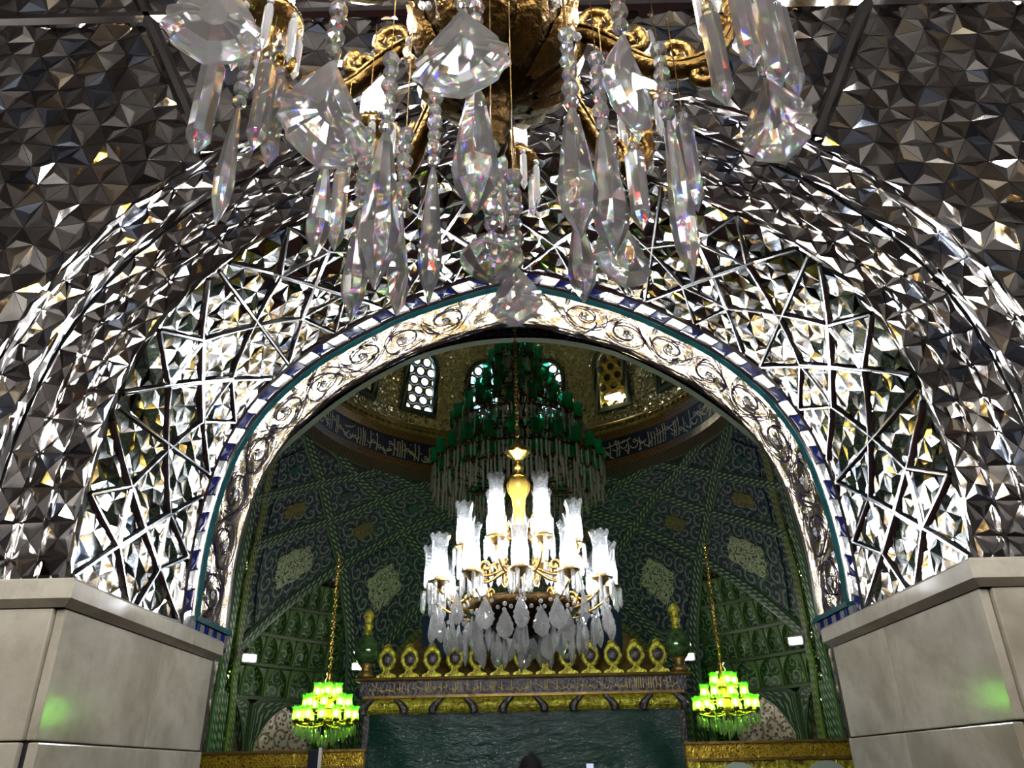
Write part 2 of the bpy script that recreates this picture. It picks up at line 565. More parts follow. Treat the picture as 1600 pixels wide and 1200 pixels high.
def offp(s, d, h=0.0):
    """point on the front wall: arc length s, distance d outside the opening, height h towards the viewer"""
    x, z, nx, nz = arc(s)
    return (x + nx * d, Y0 - h, z + nz * d + EYE)


def sdist(x, z):
    d = np.hypot(PROF[:, 0] - x, PROF[:, 1] - z)
    i = int(np.argmin(d))
    return float(d[i]), i


def rot2(x):
    return x


# ---- ranked mirror tiles: the 300 that show largest become objects, the rest one mesh
class Tiles:
    def __init__(self, name, rest, parent, mats, weights):
        self.name, self.rest, self.parent, self.mats, self.w = name, rest, parent, mats, weights
        self.items = []

    def tri(self, pts, fn, hbase=None, lift=(0.010, 0.034), inset=0.975, pull=0.25, w=None):
        """pts: base corners in surface coordinates, fn(a, b, h) -> world point"""
        P = np.array(pts, float)
        c = P.mean(0)
        n = len(P)
        h = random.uniform(*lift)
        k = random.randrange(n)
        ap = c + (P[k] - c) * random.uniform(-pull, pull) + (P[(k + 1) % n] - c) * random.uniform(-pull, pull) * 0.6
        base = [c + (p - c) * inset for p in P]
        hb = hbase or [random.uniform(0.001, 0.004) for _ in range(n)]
        vs = [fn(b[0], b[1], hb[i]) for i, b in enumerate(base)] + [fn(b[0], b[1], -0.008) for b in base] + [fn(ap[0], ap[1], h)]
        fs = []
        for i in range(n):
            j = (i + 1) % n
            fs.append((i, j, 2 * n))
            fs.append((i, i + n, j + n, j))
        px = [proj(v[0], v[1], v[2] - EYE) for v in vs[:n]]
        ar = 0.5 * abs(sum(px[i][0] * px[(i + 1) % n][1] - px[(i + 1) % n][0] * px[i][1] for i in range(n)))
        inside = all(-40 < p[0] < 1640 and -40 < p[1] < 1240 for p in px)
        self.items.append((ar if inside else 0.0, vs, fs, w or self.w))

    def finish(self, most=298):
        it = sorted(self.items, key=lambda t: -t[0])
        rest = MB()
        for k, (a, vs, fs, w) in enumerate(it):
            m = random.choices(range(len(self.mats)), w)[0]
            if k < most and a > 0:
                c = Vector(vs[-1])
                MB().add([Vector(v) - c for v in vs], fs).build(self.name, self.mats[m], self.parent, loc=c)
            else:
                rest.add(vs, fs, mi=m)
        rest.build(self.rest, self.mats, self.parent, kind='stuff')


# ---- front wall: backing with the arch cut out
XW, ZT = 4.2, 5.0
mb = MB()
ns = 120
ss = [S_TOT * i / ns for i in range(ns + 1)]
inner = [offp(s, 0.0)[0::2] for s in ss]


def outer_pt(s):
    x, z, nx, nz = arc(s)
    f = s / S_TOT
    # walk along the outer rectangle edge in step with s
    if f < 0.33:
        return (-XW, EYE + 0.70 + (ZT - 0.70) * f / 0.33)
    if f > 0.67:
        return (XW, EYE + 0.70 + (ZT - 0.70) * (1 - f) / 0.33)
    return (-XW + 2 * XW * (f - 0.33) / 0.34, EYE + ZT)


vs = []
for s, p in zip(ss, inner):
    q = outer_pt(s)
    vs += [(p[0], Y0 + 0.012, p[1]), (q[0], Y0 + 0.012, q[1])]
mb.add(vs, [(2 * i, 2 * i + 1, 2 * i + 3, 2 * i + 2) for i in range(ns)])
wall_front = struct(mb.build('wall_front', M['grout']), 'mirror mosaic wall around the outer face of the pointed arch')

T = Tiles('mirror_tile', 'mirror_tile_field', wall_front, [M['mirror'], M['mirror_warm'], M['mirror_dark'], M['mirror_blue']], (42, 12, 34, 12))
# triangular field outside the outer moulding
A = 0.165
D_OUT = 0.635


def field_vertex(i, j):
    rr_ = random.Random(i * 977 + j * 131)
    x = (i + 0.5 * (j % 2) + rr_.uniform(-.10, .10)) * A
    z = 0.74 + (j + (rr_.uniform(-.10, .10) if j else 0)) * A * math.sqrt(3) / 2
    return x, z


def lat_h(i, j, hi):
    """star centres of the hexagonal lattice stand proud, the others stay low"""
    q = i - (j - (j & 1)) // 2
    rr_ = random.Random(i * 53 + j * 7919)
    return hi * rr_.uniform(0.7, 1.0) if (q - j) % 3 == 0 else hi * rr_.uniform(0.0, 0.25)


snap = {}


def fv(i, j):
    if (i, j) in snap:
        return snap[(i, j)]
    x, z = field_vertex(i, j)
    d, k = sdist(x, z)
    inside = (abs(x) < np.interp(z, _h[:, 1], -_h[:, 0])) and z < 3.075
    if inside:
        d = -d
    ok = d > D_OUT
    if not ok and d > D_OUT - A * 0.75:
        n = NRM_OUT[k]
        x, z = PROF[k, 0] + n[0] * D_OUT, PROF[k, 1] + n[1] * D_OUT
        ok = None
    snap[(i, j)] = (x, z, ok)
    return snap[(i, j)]


wallfn = lambda a, b, h: (a, Y0 - h, b + EYE)
for j in range(0, 28):
    for i in range(-23, 23):
        o = j % 2
        for tri in (((i, j), (i + 1, j), (i + o, j + 1)), ((i + 1, j), (i + 1 + o, j + 1), (i + o, j + 1))):
            V = [fv(*t) for t in tri]
            if any(v[2] is False for v in V) or all(v[2] is None for v in V):
                continue
            P = [v[:2] for v in V]
            ar = abs((P[1][0] - P[0][0]) * (P[2][1] - P[0][1]) - (P[2][0] - P[0][0]) * (P[1][1] - P[0][1]))
            if ar < 0.003 or max(abs(p[0]) for p in P) > 3.6:
                continue
            T.tri(P, wallfn, [lat_h(t[0], t[1], 0.040) for t in tri], lift=(0.001, 0.036))
# star band and facet band that follow the arch
for (d0, d1, rows, step, lift) in ((0.015, 0.385, 3, 0.15, (0.002, 0.016)), (0.445, 0.595, 1, 0.13, (0.003, 0.016))):
    nS = int(S_TOT / step)
    for r in range(rows):
        a0, a1 = d0 + (d1 - d0) * r / rows, d0 + (d1 - d0) * (r + 1) / rows
        for i in range(nS):
            s0, s1 = S_TOT * i / nS, S_TOT * (i + 1) / nS
            c = ((s0 + s1) / 2, (a0 + a1) / 2)
            q = [(s0, a0), (s1, a0), (s1, a1), (s0, a1)]
            if True:
                for k in range(4):
                    T.tri([q[k], q[(k + 1) % 4], c], offp, lift=lift, w=(18, 6, 66, 10) if rows == 3 else None)
            else:
                T.tri(q, offp, lift=lift)
T.finish()


def strip_along(fn, s0, s1, n, sec, jit=0.0):
    """sweep a small section [(d, h)...] along fn(s, d, h)"""
    mb = MB()
    k = len(sec)
    vs, fs, uv = [], [], []
    for i in range(n + 1):
        s = s0 + (s1 - s0) * i / n
        for q, (d, h) in enumerate(sec):
            jt = jit * random.uniform(-1, 1) if 0 < q < k - 1 else 0.0
            vs.append(fn(s, d + jt * 0.4, h + jt))
            uv.append((s, q / (k - 1)))
    for i in range(n):
        for q in range(k - 1):
            fs.append((i * k + q, i * k + q + 1, (i + 1) * k + q + 1, (i + 1) * k + q))
    mb.add(vs, fs, uv)
    return mb


for d, wd, hh, m in ((0.0, 0.014, 0.02, 'rail'), (0.130, 0.008, 0.034, 'rail'), (0.262, 0.008, 0.034, 'rail'),
                     (0.405, 0.024, 0.04, 'bar'), (0.430, 0.022, 0.03, 'mirror_dark'), (0.608, 0.026, 0.04, 'bar'), (0.634, 0.022, 0.035, 'mirror_dark')):
    strip_along(offp, 0, S_TOT, 110, [(d - wd / 2, -0.01), (d - wd / 2, hh * 0.6), (d, hh), (d + wd / 2, hh * 0.6), (d + wd / 2, -0.01)], 0.011).build('moulding', M[m], wall_front)
# bevelled divider bars on the field


def bar_between(p, q, fn, wd, hh, name, mat, parent, n=6):
    p, q = np.array(p, float), np.array(q, float)
    t = (q - p) / np.linalg.norm(q - p)
    nn = np.array([-t[1], t[0]])
    sec = [(-wd / 2, -0.01), (-wd / 2, hh * 0.55), (-wd * 0.2, hh), (wd * 0.2, hh), (wd / 2, hh * 0.55), (wd / 2, -0.01)]
    mb = MB()
    vs, fs, k = [], [], len(sec)
    for i in range(n + 1):
        c = p + (q - p) * i / n
        for d, h in sec:
            e = c + nn * d
            vs.append(fn(e[0], e[1], h))
    for i in range(n):
        for j in range(k - 1):
            fs.append((i * k + j, i * k + j + 1, (i + 1) * k + j + 1, (i + 1) * k + j))
    fs += [tuple(range(k)), tuple(n * k + j for j in range(k - 1, -1, -1))]
    mb.add(vs, fs)
    return mb.build(name, mat, parent)


for sx in (-1, 1):
    bar_between((sx * 1.67, 3.06), (sx * 2.42, 4.62), wallfn, 0.085, 0.06, 'divider_bar', M['mirror_dark'], wall_front)
bar_between((-3.7, 4.19), (3.7, 4.17), wallfn, 0.09, 0.06, 'divider_bar', M['mirror_dark'], wall_front)

# ================================================================== the soffit of the arch
YL0, YL1 = 3.215, 4.315          # lattice mosaic
mb = MB()
mb.grid(lambda a, b: sof(a, b, -0.012), 150, 4, 0, S_TOT, Y0, Y1 + 0.03)
soffit = struct(mb.build('ceiling', M['grout']), 'pointed arch soffit lined with mirror lattice, striped border and champagne relief')
T = Tiles('mirror_facet', 'mirror_facet_field', soffit, [M['mirror'], M['mirror_warm'], M['mirror_dark'], M['mirror_blue']], (62, 16, 18, 4))
A = 0.118
nS = int(S_TOT / A)
nR = 10
dr = (YL1 - YL0) / nR
soffn = lambda a, b, h: sof(a, b, h)
for r in range(nR):
    for i in range(-1, nS + 1):
        o0 = 0.5 * (r % 2)
        o1 = 0.5 * ((r + 1) % 2)
        st = S_TOT / nS
        y0, y1 = YL0 + r * dr, YL0 + (r + 1) * dr
        cl = lambda s: min(max(s, 0), S_TOT)
        p00, p01 = (cl((i + o0) * st), y0), (cl((i + 1 + o0) * st), y0)
        p10, p11 = (cl((i + o1) * st), y1), (cl((i + 1 + o1) * st), y1)
        k00, k01, k10, k11 = (i, r), (i + 1, r), (i, r + 1), (i + 1, r + 1)
        # rows alternate by half a step: odd rows lean one way, even rows the other
        tris = (((p00, p01, p11), (k00, k01, k11)), ((p00, p11, p10), (k00, k11, k10))) if r % 2 else (((p00, p01, p10), (k00, k01, k10)), ((p01, p11, p10), (k01, k11, k10)))
        for t, kk in tris:
            ar = abs((t[1][0] - t[0][0]) * (t[2][1] - t[0][1]) - (t[2][0] - t[0][0]) * (t[1][1] - t[0][1]))
            if ar > 0.004:
                up = min(1.0, max(0.0, (1.9 - abs(t[0][0] - S_TOT / 2)) / 0.8))      # the crown is cut in deeper relief
                T.tri(t, soffn, [lat_h(q[0], q[1], 0.0075 + 0.016 * up) for q in kk], lift=(0.000, 0.0065 + 0.014 * up))
T.finish()
# star lattice of bevelled bars
PER = S_TOT / 8
W = YL1 - YL0
L = []
for k in range(8):
    b = k * PER
    for (a0, v0, a1, v1) in ((0, .5, .32, .30), (.32, .30, .68, .30), (.68, .30, 1, .5), (0, .5, .32, .70), (.32, .70, .68, .70), (.68, .70, 1, .5),
                             (.08, 0, .68, .70), (.92, 0, .32, .70), (.08, 1, .68, .30), (.92, 1, .32, .30), (0, 0, .08, 1), (.5, 0, .32, .30), (.5, 0, .68, .30), (.5, 1, .32, .70), (.5, 1, .68, .70)):
        L.append(((b + a0 * PER, YL0 + v0 * W), (b + a1 * PER, YL0 + v1 * W)))
for p, q in L:
    bar_between(p, q, soffn, 0.026, 0.020, 'lattice_bar', M['bar'], soffit, n=3)
# striped border
YS0, YS1 = 4.33, 4.46
nT = 60
for i in range(nT):
    s0, s1 = S_TOT * i / nT, S_TOT * (i + 1) / nT
    g = 0.004
    sk = 0.05 * (1 if (s0 + s1) / 2 < S_TOT / 2 else -1)
    mb = MB()
    cc = [(s0 + g, YS0), (s1 - g, YS0), (s1 - g + sk, YS1), (s0 + g + sk, YS1)]
    vs = [sof(min(max(a, 0), S_TOT), b, h) for h in (-0.01, 0.012) for a, b in cc]
    mx = np.mean(cc, 0)
    vs += [sof(mx[0], mx[1], 0.022 if i % 2 else 0.016)]
    mb.add(vs, [(4, 5, 8), (5, 6, 8), (6, 7, 8), (7, 4, 8), (0, 1, 5, 4), (1, 2, 6, 5), (2, 3, 7, 6), (3, 0, 4, 7)])
    mb.build('stripe_tile', M['navy_tile'] if i % 2 else M['white_tile'], soffit)
for (ya, yb, h, m) in ((4.305, 4.335, 0.035, 'bar'), (4.46, 4.475, 0.03, 'rail'), (4.475, 4.535, 0.05, 'teal'), (4.535, 4.55, 0.03, 'rail'), (5.0, 5.035, 0.03, 'rail')):
    strip_along(lambda s, d, hh: sof(s, d, hh), 0, S_TOT, 150, [(ya, -0.01), (ya, h * 0.7), ((ya + yb) / 2, h), (yb, h * 0.7), (yb, -0.01)]).build('border_strip', M[m], soffit, smooth=False)
# champagne relief panels, one each side
YP0, YP1 = 4.55, 5.0
for k, (a, b) in enumerate(((0.06, S_TOT / 2), (S_TOT / 2, S_TOT - 0.06))):
    mb = MB()
    mb.grid(lambda s, y: sof(s, y, 0.006 + 0.006 * math.sin(s * 21) * math.sin(y * 17)), 90, 10, a, b, YP0, YP1)
    mb.build('relief_panel', M['relief'], soffit, smooth=True)


def ribbon(pts2, fn, wd, h, name, mat, parent, taper=True):
    """raised scroll line following 2D points on a surface"""
    P = np.array(pts2, float)
    t = np.gradient(P, axis=0)
    t /= (np.linalg.norm(t, axis=1)[:, None] + 1e-9)
    nn = np.stack([-t[:, 1], t[:, 0]], 1)
    vs, fs = [], []
    n = len(P)
    for i in range(n):
        ww = wd * (0.35 + 0.65 * math.sin(PI * min(1, max(0.02, i / (n - 1))))) if taper else wd
        for d, hh in ((-ww / 2, 0), (0, h), (ww / 2, 0)):
            e = P[i] + nn[i] * d
            vs.append(fn(e[0], e[1], hh))
    for i in range(n - 1):
        for j in range(2):
            fs.append((i * 3 + j, i * 3 + j + 1, i * 3 + j + 4, i * 3 + j + 3))
    return MB().add(vs, fs).build(name, mat, parent)


def rel_fn(s, y, h):
    return sof(min(max(s, 0), S_TOT), y, 0.013 + h)


def spiral(c, r0, turns, a0, hand, n=44, e=0.9):
    return [(c[0] + hand * (r0 * (1 - t * e)) * math.cos(a0 + 2 * PI * turns * t), c[1] + (r0 * (1 - t * e)) * math.sin(a0 + 2 * PI * turns * t)) for t in np.linspace(0, 1, n)]


def flower(c, r, fn, parent):
    mb = MB()
    for k in range(5):
        a = 2 * PI * k / 5
        pc = (c[0] + r * 0.62 * math.cos(a), c[1] + r * 0.62 * math.sin(a))
        ring = [(pc[0] + r * 0.42 * math.cos(b), pc[1] + r * 0.42 * math.sin(b)) for b in np.linspace(0, 2 * PI, 7)[:-1]]
        mb.add([fn(p[0], p[1], 0.002) for p in ring] + [fn(pc[0], pc[1], 0.012)], [(i, (i + 1) % 6, 6) for i in range(6)])
    return mb.build('flower_relief', M['flower'], parent)


NSC = 9
for k in range(NSC):
    for side in (0, 1):
        s0 = 0.30 + (S_TOT / 2 - 0.5) * k / NSC
        hand = 1 if k % 2 else -1
        yc = 4.775 + 0.03 * hand
        sc = s0 if side == 0 else S_TOT - s0
        hd = 1 if side == 0 else -1
        rr = 0.185
        ribbon(spiral((sc, yc), rr, 1.75, hand * 0.6, hd * hand), rel_fn, 0.012, 0.006, 'scroll_relief', M['scroll_ink'], soffit)
        ribbon([(sc + hd * (0.02 + 0.36 * t), yc - hand * (0.19 * math.cos(t * PI))) for t in np.linspace(0, 1, 20)], rel_fn, 0.009, 0.005, 'scroll_relief', M['scroll_ink'], soffit)
        for q in range(3):
            a = 0.9 + q * 2.0 + k
            ribbon([(sc + (0.10 + 0.06 * t) * math.cos(a + t * 0.8), yc + (0.10 + 0.06 * t) * math.sin(a + t * 0.8)) for t in np.linspace(0, 1, 8)], rel_fn, 0.014, 0.005, 'leaf_relief', M['scroll_ink'], soffit)
        flower((sc, yc), 0.030, rel_fn, soffit)
        if k % 2 == 0:
            flower((sc + hd * 0.13, 4.775 + 0.16 * hand), 0.022, rel_fn, soffit)
# striped sill under each relief panel
for sx, s_at in ((-1, 0.0), (1, S_TOT)):
    n = 9
    for i in range(n):
        y0, y1 = 4.40 + 0.60 * i / n, 4.40 + 0.60 * (i + 1) / n
        mb = MB().box((sx * 1.868, (y0 + y1) / 2, EYE + 0.755), (0.05, (y1 - y0) * 0.94, 0.075))
        mb.build('sill_tile', M['navy_tile'] if i % 2 else M['white_tile'], soffit)
    MB().box((sx * 1.868, 4.74, EYE + 0.812), (0.07, 0.56, 0.03)).build('border_strip', M['teal'], soffit)

# ================================================================== marble piers
for sx, nm in ((-1, 'wall_left'), (1, 'wall_right')):
    core = MB().box((sx * (1.90 + 1.25), (Y0 + 4.84) / 2 + 0.01, 1.16), (2.5, 4.82 - Y0, 2.32))
    pier = struct(core.build(nm, M['grout']), 'cream marble pier to the %s of the passage' % ('left' if sx < 0 else 'right'))
    rows = [(2.232, 1.742), (1.735, 1.22), (1.212, 0.66), (0.652, 0.02)]
    for ri, (zt, zb) in enumerate(rows):
        pr = 0.0 if ri == 0 else 0.014
        def slab(c, s):
            mbs = MB().box((0, 0, 0), s)
            o = mbs.build('marble_slab', M['marble'], pier, loc=c)
            bv = o.modifiers.new('bevel', 'BEVEL')
            bv.width, bv.segments = 0.006, 2
        zc, hz = (zt + zb) / 2, zt - zb
        for (ya, yb) in ((Y0 - 0.0, 4.135), (4.142, 4.86)):
            slab((sx * (1.885 - pr), (ya + yb) / 2, zc), (0.04 + 0.0, yb - ya, hz))
        for (xa, xb) in ((1.908, 2.62), (2.627, 3.35), (3.357, 4.2)):
            slab((sx * (xa + xb) / 2, Y0 + 0.0 - pr, zc), (xb - xa, 0.04, hz))
    # cornice: fascia with a chamfered underside, mitred at the corner
    sec = [(0.0, 0.0), (0.045, 0.028), (0.045, 0.098), (0.03, 0.112), (-0.10, 0.112)]
    path = [(sx * 4.2, Y0 - 0.02), (sx * 1.865, Y0 - 0.02), (sx * 1.865, 4.88)]
    k = len(sec)
    for (p, q, tag_) in ((path[0], path[1], 0), (path[1], (sx * 1.865, 4.42), 1), ((sx * 1.865, 4.428), path[2], 2)):
        vs, fs = [], []
        for e, (x, y) in enumerate((p, q)):
            for d, h in sec:
                if tag_ == 0:
                    vs.append((x - sx * d * (1 if e else 0), y - d, 2.235 + h))
                else:
                    vs.append((x - sx * d, y - d * (1 if (e == 0 and tag_ == 1) else 0), 2.235 + h))
        for j in range(k - 1):
            fs.append((j, j + 1, k + j + 1, k + j))
        fs += [tuple(range(k)), tuple(range(2 * k - 1, k - 1, -1))]
        MB().add(vs, fs).build('cornice', M['marble'], pier)
# ================================================================== floor and the room the viewer stands in
mb = MB().box((0, 5.5, -0.05), (15, 27, 0.1))
struct(mb.build('floor', M['carpet']), 'dark red carpeted floor')
ZC = EYE + ZT
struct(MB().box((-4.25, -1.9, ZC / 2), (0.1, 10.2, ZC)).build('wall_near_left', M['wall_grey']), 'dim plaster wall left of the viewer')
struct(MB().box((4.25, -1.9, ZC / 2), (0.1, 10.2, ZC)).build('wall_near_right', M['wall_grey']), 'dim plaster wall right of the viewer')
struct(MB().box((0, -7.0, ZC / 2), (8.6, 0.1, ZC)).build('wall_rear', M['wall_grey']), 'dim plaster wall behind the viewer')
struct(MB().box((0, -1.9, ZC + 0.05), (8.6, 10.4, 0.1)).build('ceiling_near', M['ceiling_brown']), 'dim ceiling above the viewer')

# ================================================================== domed hall
YCN = 11.9
HP = [(-1.6, 5.2), (1.5, 5.2), (3.0, 4.9), (4.2, 4.5), (5.5, 3.84), (6.9, 3.84)]


def hR(Z):
    if Z > 6.9:
        return 3.84 * math.sqrt(max(0.0, 1 - ((Z - 6.9) / 4.6) ** 2))
    return float(np.interp(Z, [p[0] for p in HP], [p[1] for p in HP]))


def hal(th, Z, off=0.0):
    a = math.radians(th)
    R = hR(Z)
    dR = (hR(Z + 0.05) - hR(Z - 0.05)) / 0.1
    l = math.hypot(1, dR)
    r = R - off / l
    return (r * math.sin(a), YCN + r * math.cos(a), Z + EYE + off * dR / l)


def hnorm(th, Z):
    a = math.radians(th)
    dR = (hR(Z + 0.05) - hR(Z - 0.05)) / 0.1
    return Vector((-math.sin(a), -math.cos(a), dR)).normalized()


def zopen(th):
    p = abs((th % 360) - 180)
    return 4.37 * (1 - (p / 62.0) ** 2.2) if p < 62 else -9


NZ = ([-69, -66, -60, -50, -47, -44, -42], [1.9, 2.3, 2.85, 3.55, 3.45, 2.7, 1.2])


def zniche(th):
    t = -abs(th)
    if t < -69 or t > -42:
        return -9
    return float(np.interp(t, *NZ))


mb = MB()
vid = {}
vsl, fsl, uvl = [], [], []


def hv(i, j):
    if (i, j) not in vid:
        th, Z = i * 1.5, -1.6 + j * 0.1
        vid[(i, j)] = len(vsl)
        vsl.append(hal(th, Z))
        uvl.append((math.radians(th) * 4.6, Z))
    return vid[(i, j)]


for i in range(-120, 120):
    for j in range(0, 71):
        th, Z = (i + 0.5) * 1.5, -1.6 + (j + 0.5) * 0.1
        if Z < zopen(th) or Z < zniche(th):
            continue
        fsl.append((hv(i, j), hv(i + 1, j), hv(i + 1, j + 1), hv(i, j + 1)))
mb.add(vsl, fsl, uvl)
hall = struct(mb.build('wall_back', M['arabesque']), 'navy and green tiled vault of the domed hall with interlaced rib bands')
# unseen outer shell added to keep sky light out of the hall
mb = MB()
mb.grid(lambda a, b: (6.3 * math.sin(a), YCN + 6.3 * math.cos(a), b), 60, 1, -2.35, 2.35, 0, EYE + 5.6)
mb.grid(lambda a, b: ((3.9 + 2.4 * b) * math.sin(a), YCN + (3.9 + 2.4 * b) * math.cos(a), EYE + 5.6), 60, 1, -PI, PI, 0, 1)
for sx in (-1, 1):
    mb.box((sx * 4.45, 6.9, 3.1), (0.06, 3.7, 6.4))
# ceiling between the passage and the dome
mb.grid(lambda a, b: (a, 5.04 + b * (YCN - math.sqrt(max(0.5, 4.42 ** 2 - a * a)) - 5.04), EYE + 4.62), 24, 1, -4.45, 4.45)
# hall side of the arch wall
vs = []
for s, p in zip(ss, inner):
    f = s / S_TOT
    if f < 0.33:
        q = (-4.45, EYE + 0.70 + 3.95 * f / 0.33)
    elif f > 0.67:
        q = (4.45, EYE + 0.70 + 3.95 * (1 - f) / 0.33)
    else:
        q = (-4.45 + 8.9 * (f - 0.33) / 0.34, EYE + 4.65)
    vs += [(p[0], Y1 + 0.04, p[1]), (q[0], Y1 + 0.04, q[1])]
mb.add(vs, [(2 * i, 2 * i + 2, 2 * i + 3, 2 * i + 1) for i in range(ns)])
for sx in (-1, 1):
    mb.box((sx * 3.2, Y1 + 0.03, 1.15), (2.55, 0.04, 2.35))
struct(mb.build('wall_hall_shell', M['ceiling_brown']), 'unseen plain walls that close the hall around the passage and block sky light')


def strip3(pts, sec, name, mat, parent, smooth_n=6, uscale=1.0):
    """raised band on the vault: pts (theta, Z)"""
    C = catmull(pts, smooth_n)
    P = [Vector(hal(t, z)) for t, z in C]
    N = [hnorm(t, z) for t, z in C]
    k = len(sec)
    vs, fs, uv = [], [], []
    L = 0.0
    for i, p in enumerate(P):
        t = (P[min(i + 1, len(P) - 1)] - P[max(i - 1, 0)]).normalized()
        b = t.cross(N[i]).normalized()
        if i:
            L += (P[i] - P[i - 1]).length
        for q, (d, h) in enumerate(sec):
            vs.append(p + b * d + N[i] * h)
            uv.append((L * uscale, (d - sec[0][0]) / (sec[-1][0] - sec[0][0])))
    for i in range(len(P) - 1):
        for q in range(k - 1):
            fs.append((i * k + q, i * k + q + 1, (i + 1) * k + q + 1, (i + 1) * k + q))
    return MB().add(vs, fs, uv).build(name, mat, parent)


def bandsec(wd, h):
    return [(-wd / 2, -0.02), (-wd / 2 + 0.001, h * 0.7), (-wd * 0.3, h), (wd * 0.3, h), (wd / 2 - 0.001, h * 0.7), (wd / 2, -0.02)]


RIBS = [
    ([(-80, 5.5), (-72, 5.25), (-64.2, 4.94), (-56.2, 4.4), (-48.7, 3.68), (-44.6, 3.0), (-42, 2.37), (-40.6, 1.7), (-40.0, 0.9), (-40, 0.0)], 0.21, 'rope'),
    ([(-66, 5.54), (-60, 5.42), (-53, 5.22), (-43.1, 4.97), (-33.4, 4.49), (-24, 3.91), (-18, 3.5)], 0.20, 'rope'),
    ([(-70.5, 2.0), (-67.8, 2.25), (-60.4, 2.87), (-48.7, 3.68), (-33.4, 4.49), (-19.5, 4.96), (-8, 5.3), (0, 5.45)], 0.21, 'rope'),
    ([(-77, 3.55), (-66, 4.02), (-56.2, 4.4), (-43.1, 4.97), (-33, 5.33), (-27, 5.52)], 0.20, 'rope'),
    ([(-86, 4.15), (-77.7, 4.45), (-64.2, 4.94), (-53, 5.28), (-46, 5.5)], 0.19, 'rope'),
    ([(-46, 5.5), (-33, 5.30), (-19.5, 4.96), (-8, 4.55), (0, 4.2)], 0.18, 'rope'),
    ([(-92, 5.3), (-88, 4.97), (-82, 4.45), (-78.5, 4.1), (-74.5, 3.1), (-71.5, 2.1), (-70, 1.6), (-69, 0.8), (-69, 0.0)], 0.16, 'rope_gold'),
    ([(-95, 5.0), (-88, 4.55), (-82, 3.9), (-77.5, 3.0), (-74.5, 2.0), (-73, 1.2), (-72.6, 0.0)], 0.20, 'rope'),
    ([(-36.6, 1.7), (-35.8, 1.95), (-33.4, 2.32), (-28, 2.92), (-22, 3.36), (-11, 3.86), (0, 4.1)], 0.20, 'rope'),
    ([(-33.6, 1.7), (-31.5, 2.02), (-26.5, 2.52), (-20, 2.95), (-10, 3.4), (0, 3.6)], 0.14, 'rope_gold'),
]
for pts, wd, m in RIBS:
    for sx in (1, -1):
        q = [(t * sx, z) for t, z in pts]
        strip3(q, bandsec(wd, 0.055), 'rib_band', M[m], hall)

strip3([(180 + p, zopen(180 + p) + 0.06) for p in range(-56, 57, 7)], bandsec(0.22, 0.06), 'rib_band', M['rope_dark'], hall)


def quadpatch(Q, shrink, off):
    """bilinear patch on the vault between four (theta, Z) corners, pulled in from the ribs"""
    Q = [np.array(q, float) for q in Q]
    c = sum(Q) / 4
    Q = [c + (q - c) * shrink for q in Q]

    def pt(a, b, o=off):
        p = Q[0] * (1 - a) * (1 - b) + Q[1] * a * (1 - b) + Q[2] * a * b + Q[3] * (1 - a) * b
        return hal(p[0], p[1], o)
    c0 = Vector(pt(0.5, 0.5))
    eu = (Vector(pt(1, 0.5)) - Vector(pt(0, 0.5)))
    ev = (Vector(pt(0.5, 1)) - Vector(pt(0.5, 0)))
    lu, lv = eu.length, ev.length
    return pt, lu, lv


def tile_panel(Q, plaque, shrink=0.82, size=0.27, mat='arabesque'):
    pt, lu, lv = quadpatch(Q, shrink, 0.03)
    mb = MB()
    n = 8
    mb.grid(lambda a, b: pt(a, b), n, n, uv=lambda a, b: ((a - 0.5) * lu + Q[0][0] * 0.37, (b - 0.5) * lv + Q[0][1] * 0.61))
    edge = [(i / n, 0) for i in range(n)] + [(1, i / n) for i in range(n)] + [(1 - i / n, 1) for i in range(n)] + [(0, 1 - i / n) for i in range(n)]
    vs = [pt(a, b) for a, b in edge] + [pt(a, b, -0.01) for a, b in edge]
    m = len(edge)
    mb.add(vs, [(i, (i + 1) % m, m + (i + 1) % m, m + i) for i in range(m)])
    o = mb.build('tile_panel', M[mat], hall)
    if plaque:
        N = 40
        ring = []
        for i in range(N):
            a = 2 * PI * i / N
            lob = 1 + 0.07 * math.cos(8 * a)
            ca, sa = math.cos(a), math.sin(a)
            e = (abs(ca) ** 4 + abs(sa) ** 4) ** -0.25
            ring.append((0.5 + size * lob * e * ca, 0.5 + size * lob * e * sa))
        vs, uv, fs = [], [], []
        for rr, o_ in ((1.0, 0.028), (1.0, 0.050), (0.96, 0.056), (0.5, 0.058)):
            for (a, b) in ring:
                aa, bb = 0.5 + (a - 0.5) * rr, 0.5 + (b - 0.5) * rr
                vs.append(pt(aa, bb, o_))
                uv.append((aa * lu, bb * lv))
        vs.append(pt(0.5, 0.5, 0.058))
        uv.append((0.5 * lu, 0.5 * lv))
        for k in range(3):
            for i in range(N):
                j = (i + 1) % N
                fs.append((k * N + i, k * N + j, (k + 1) * N + j, (k + 1) * N + i))
        fs += [(3 * N + i, 3 * N + (i + 1) % N, 4 * N) for i in range(N)]
        MB().add(vs, fs, uv).build('cartouche' if plaque != 'teal_knot' else 'knot_tile', M[plaque], o)
    return o


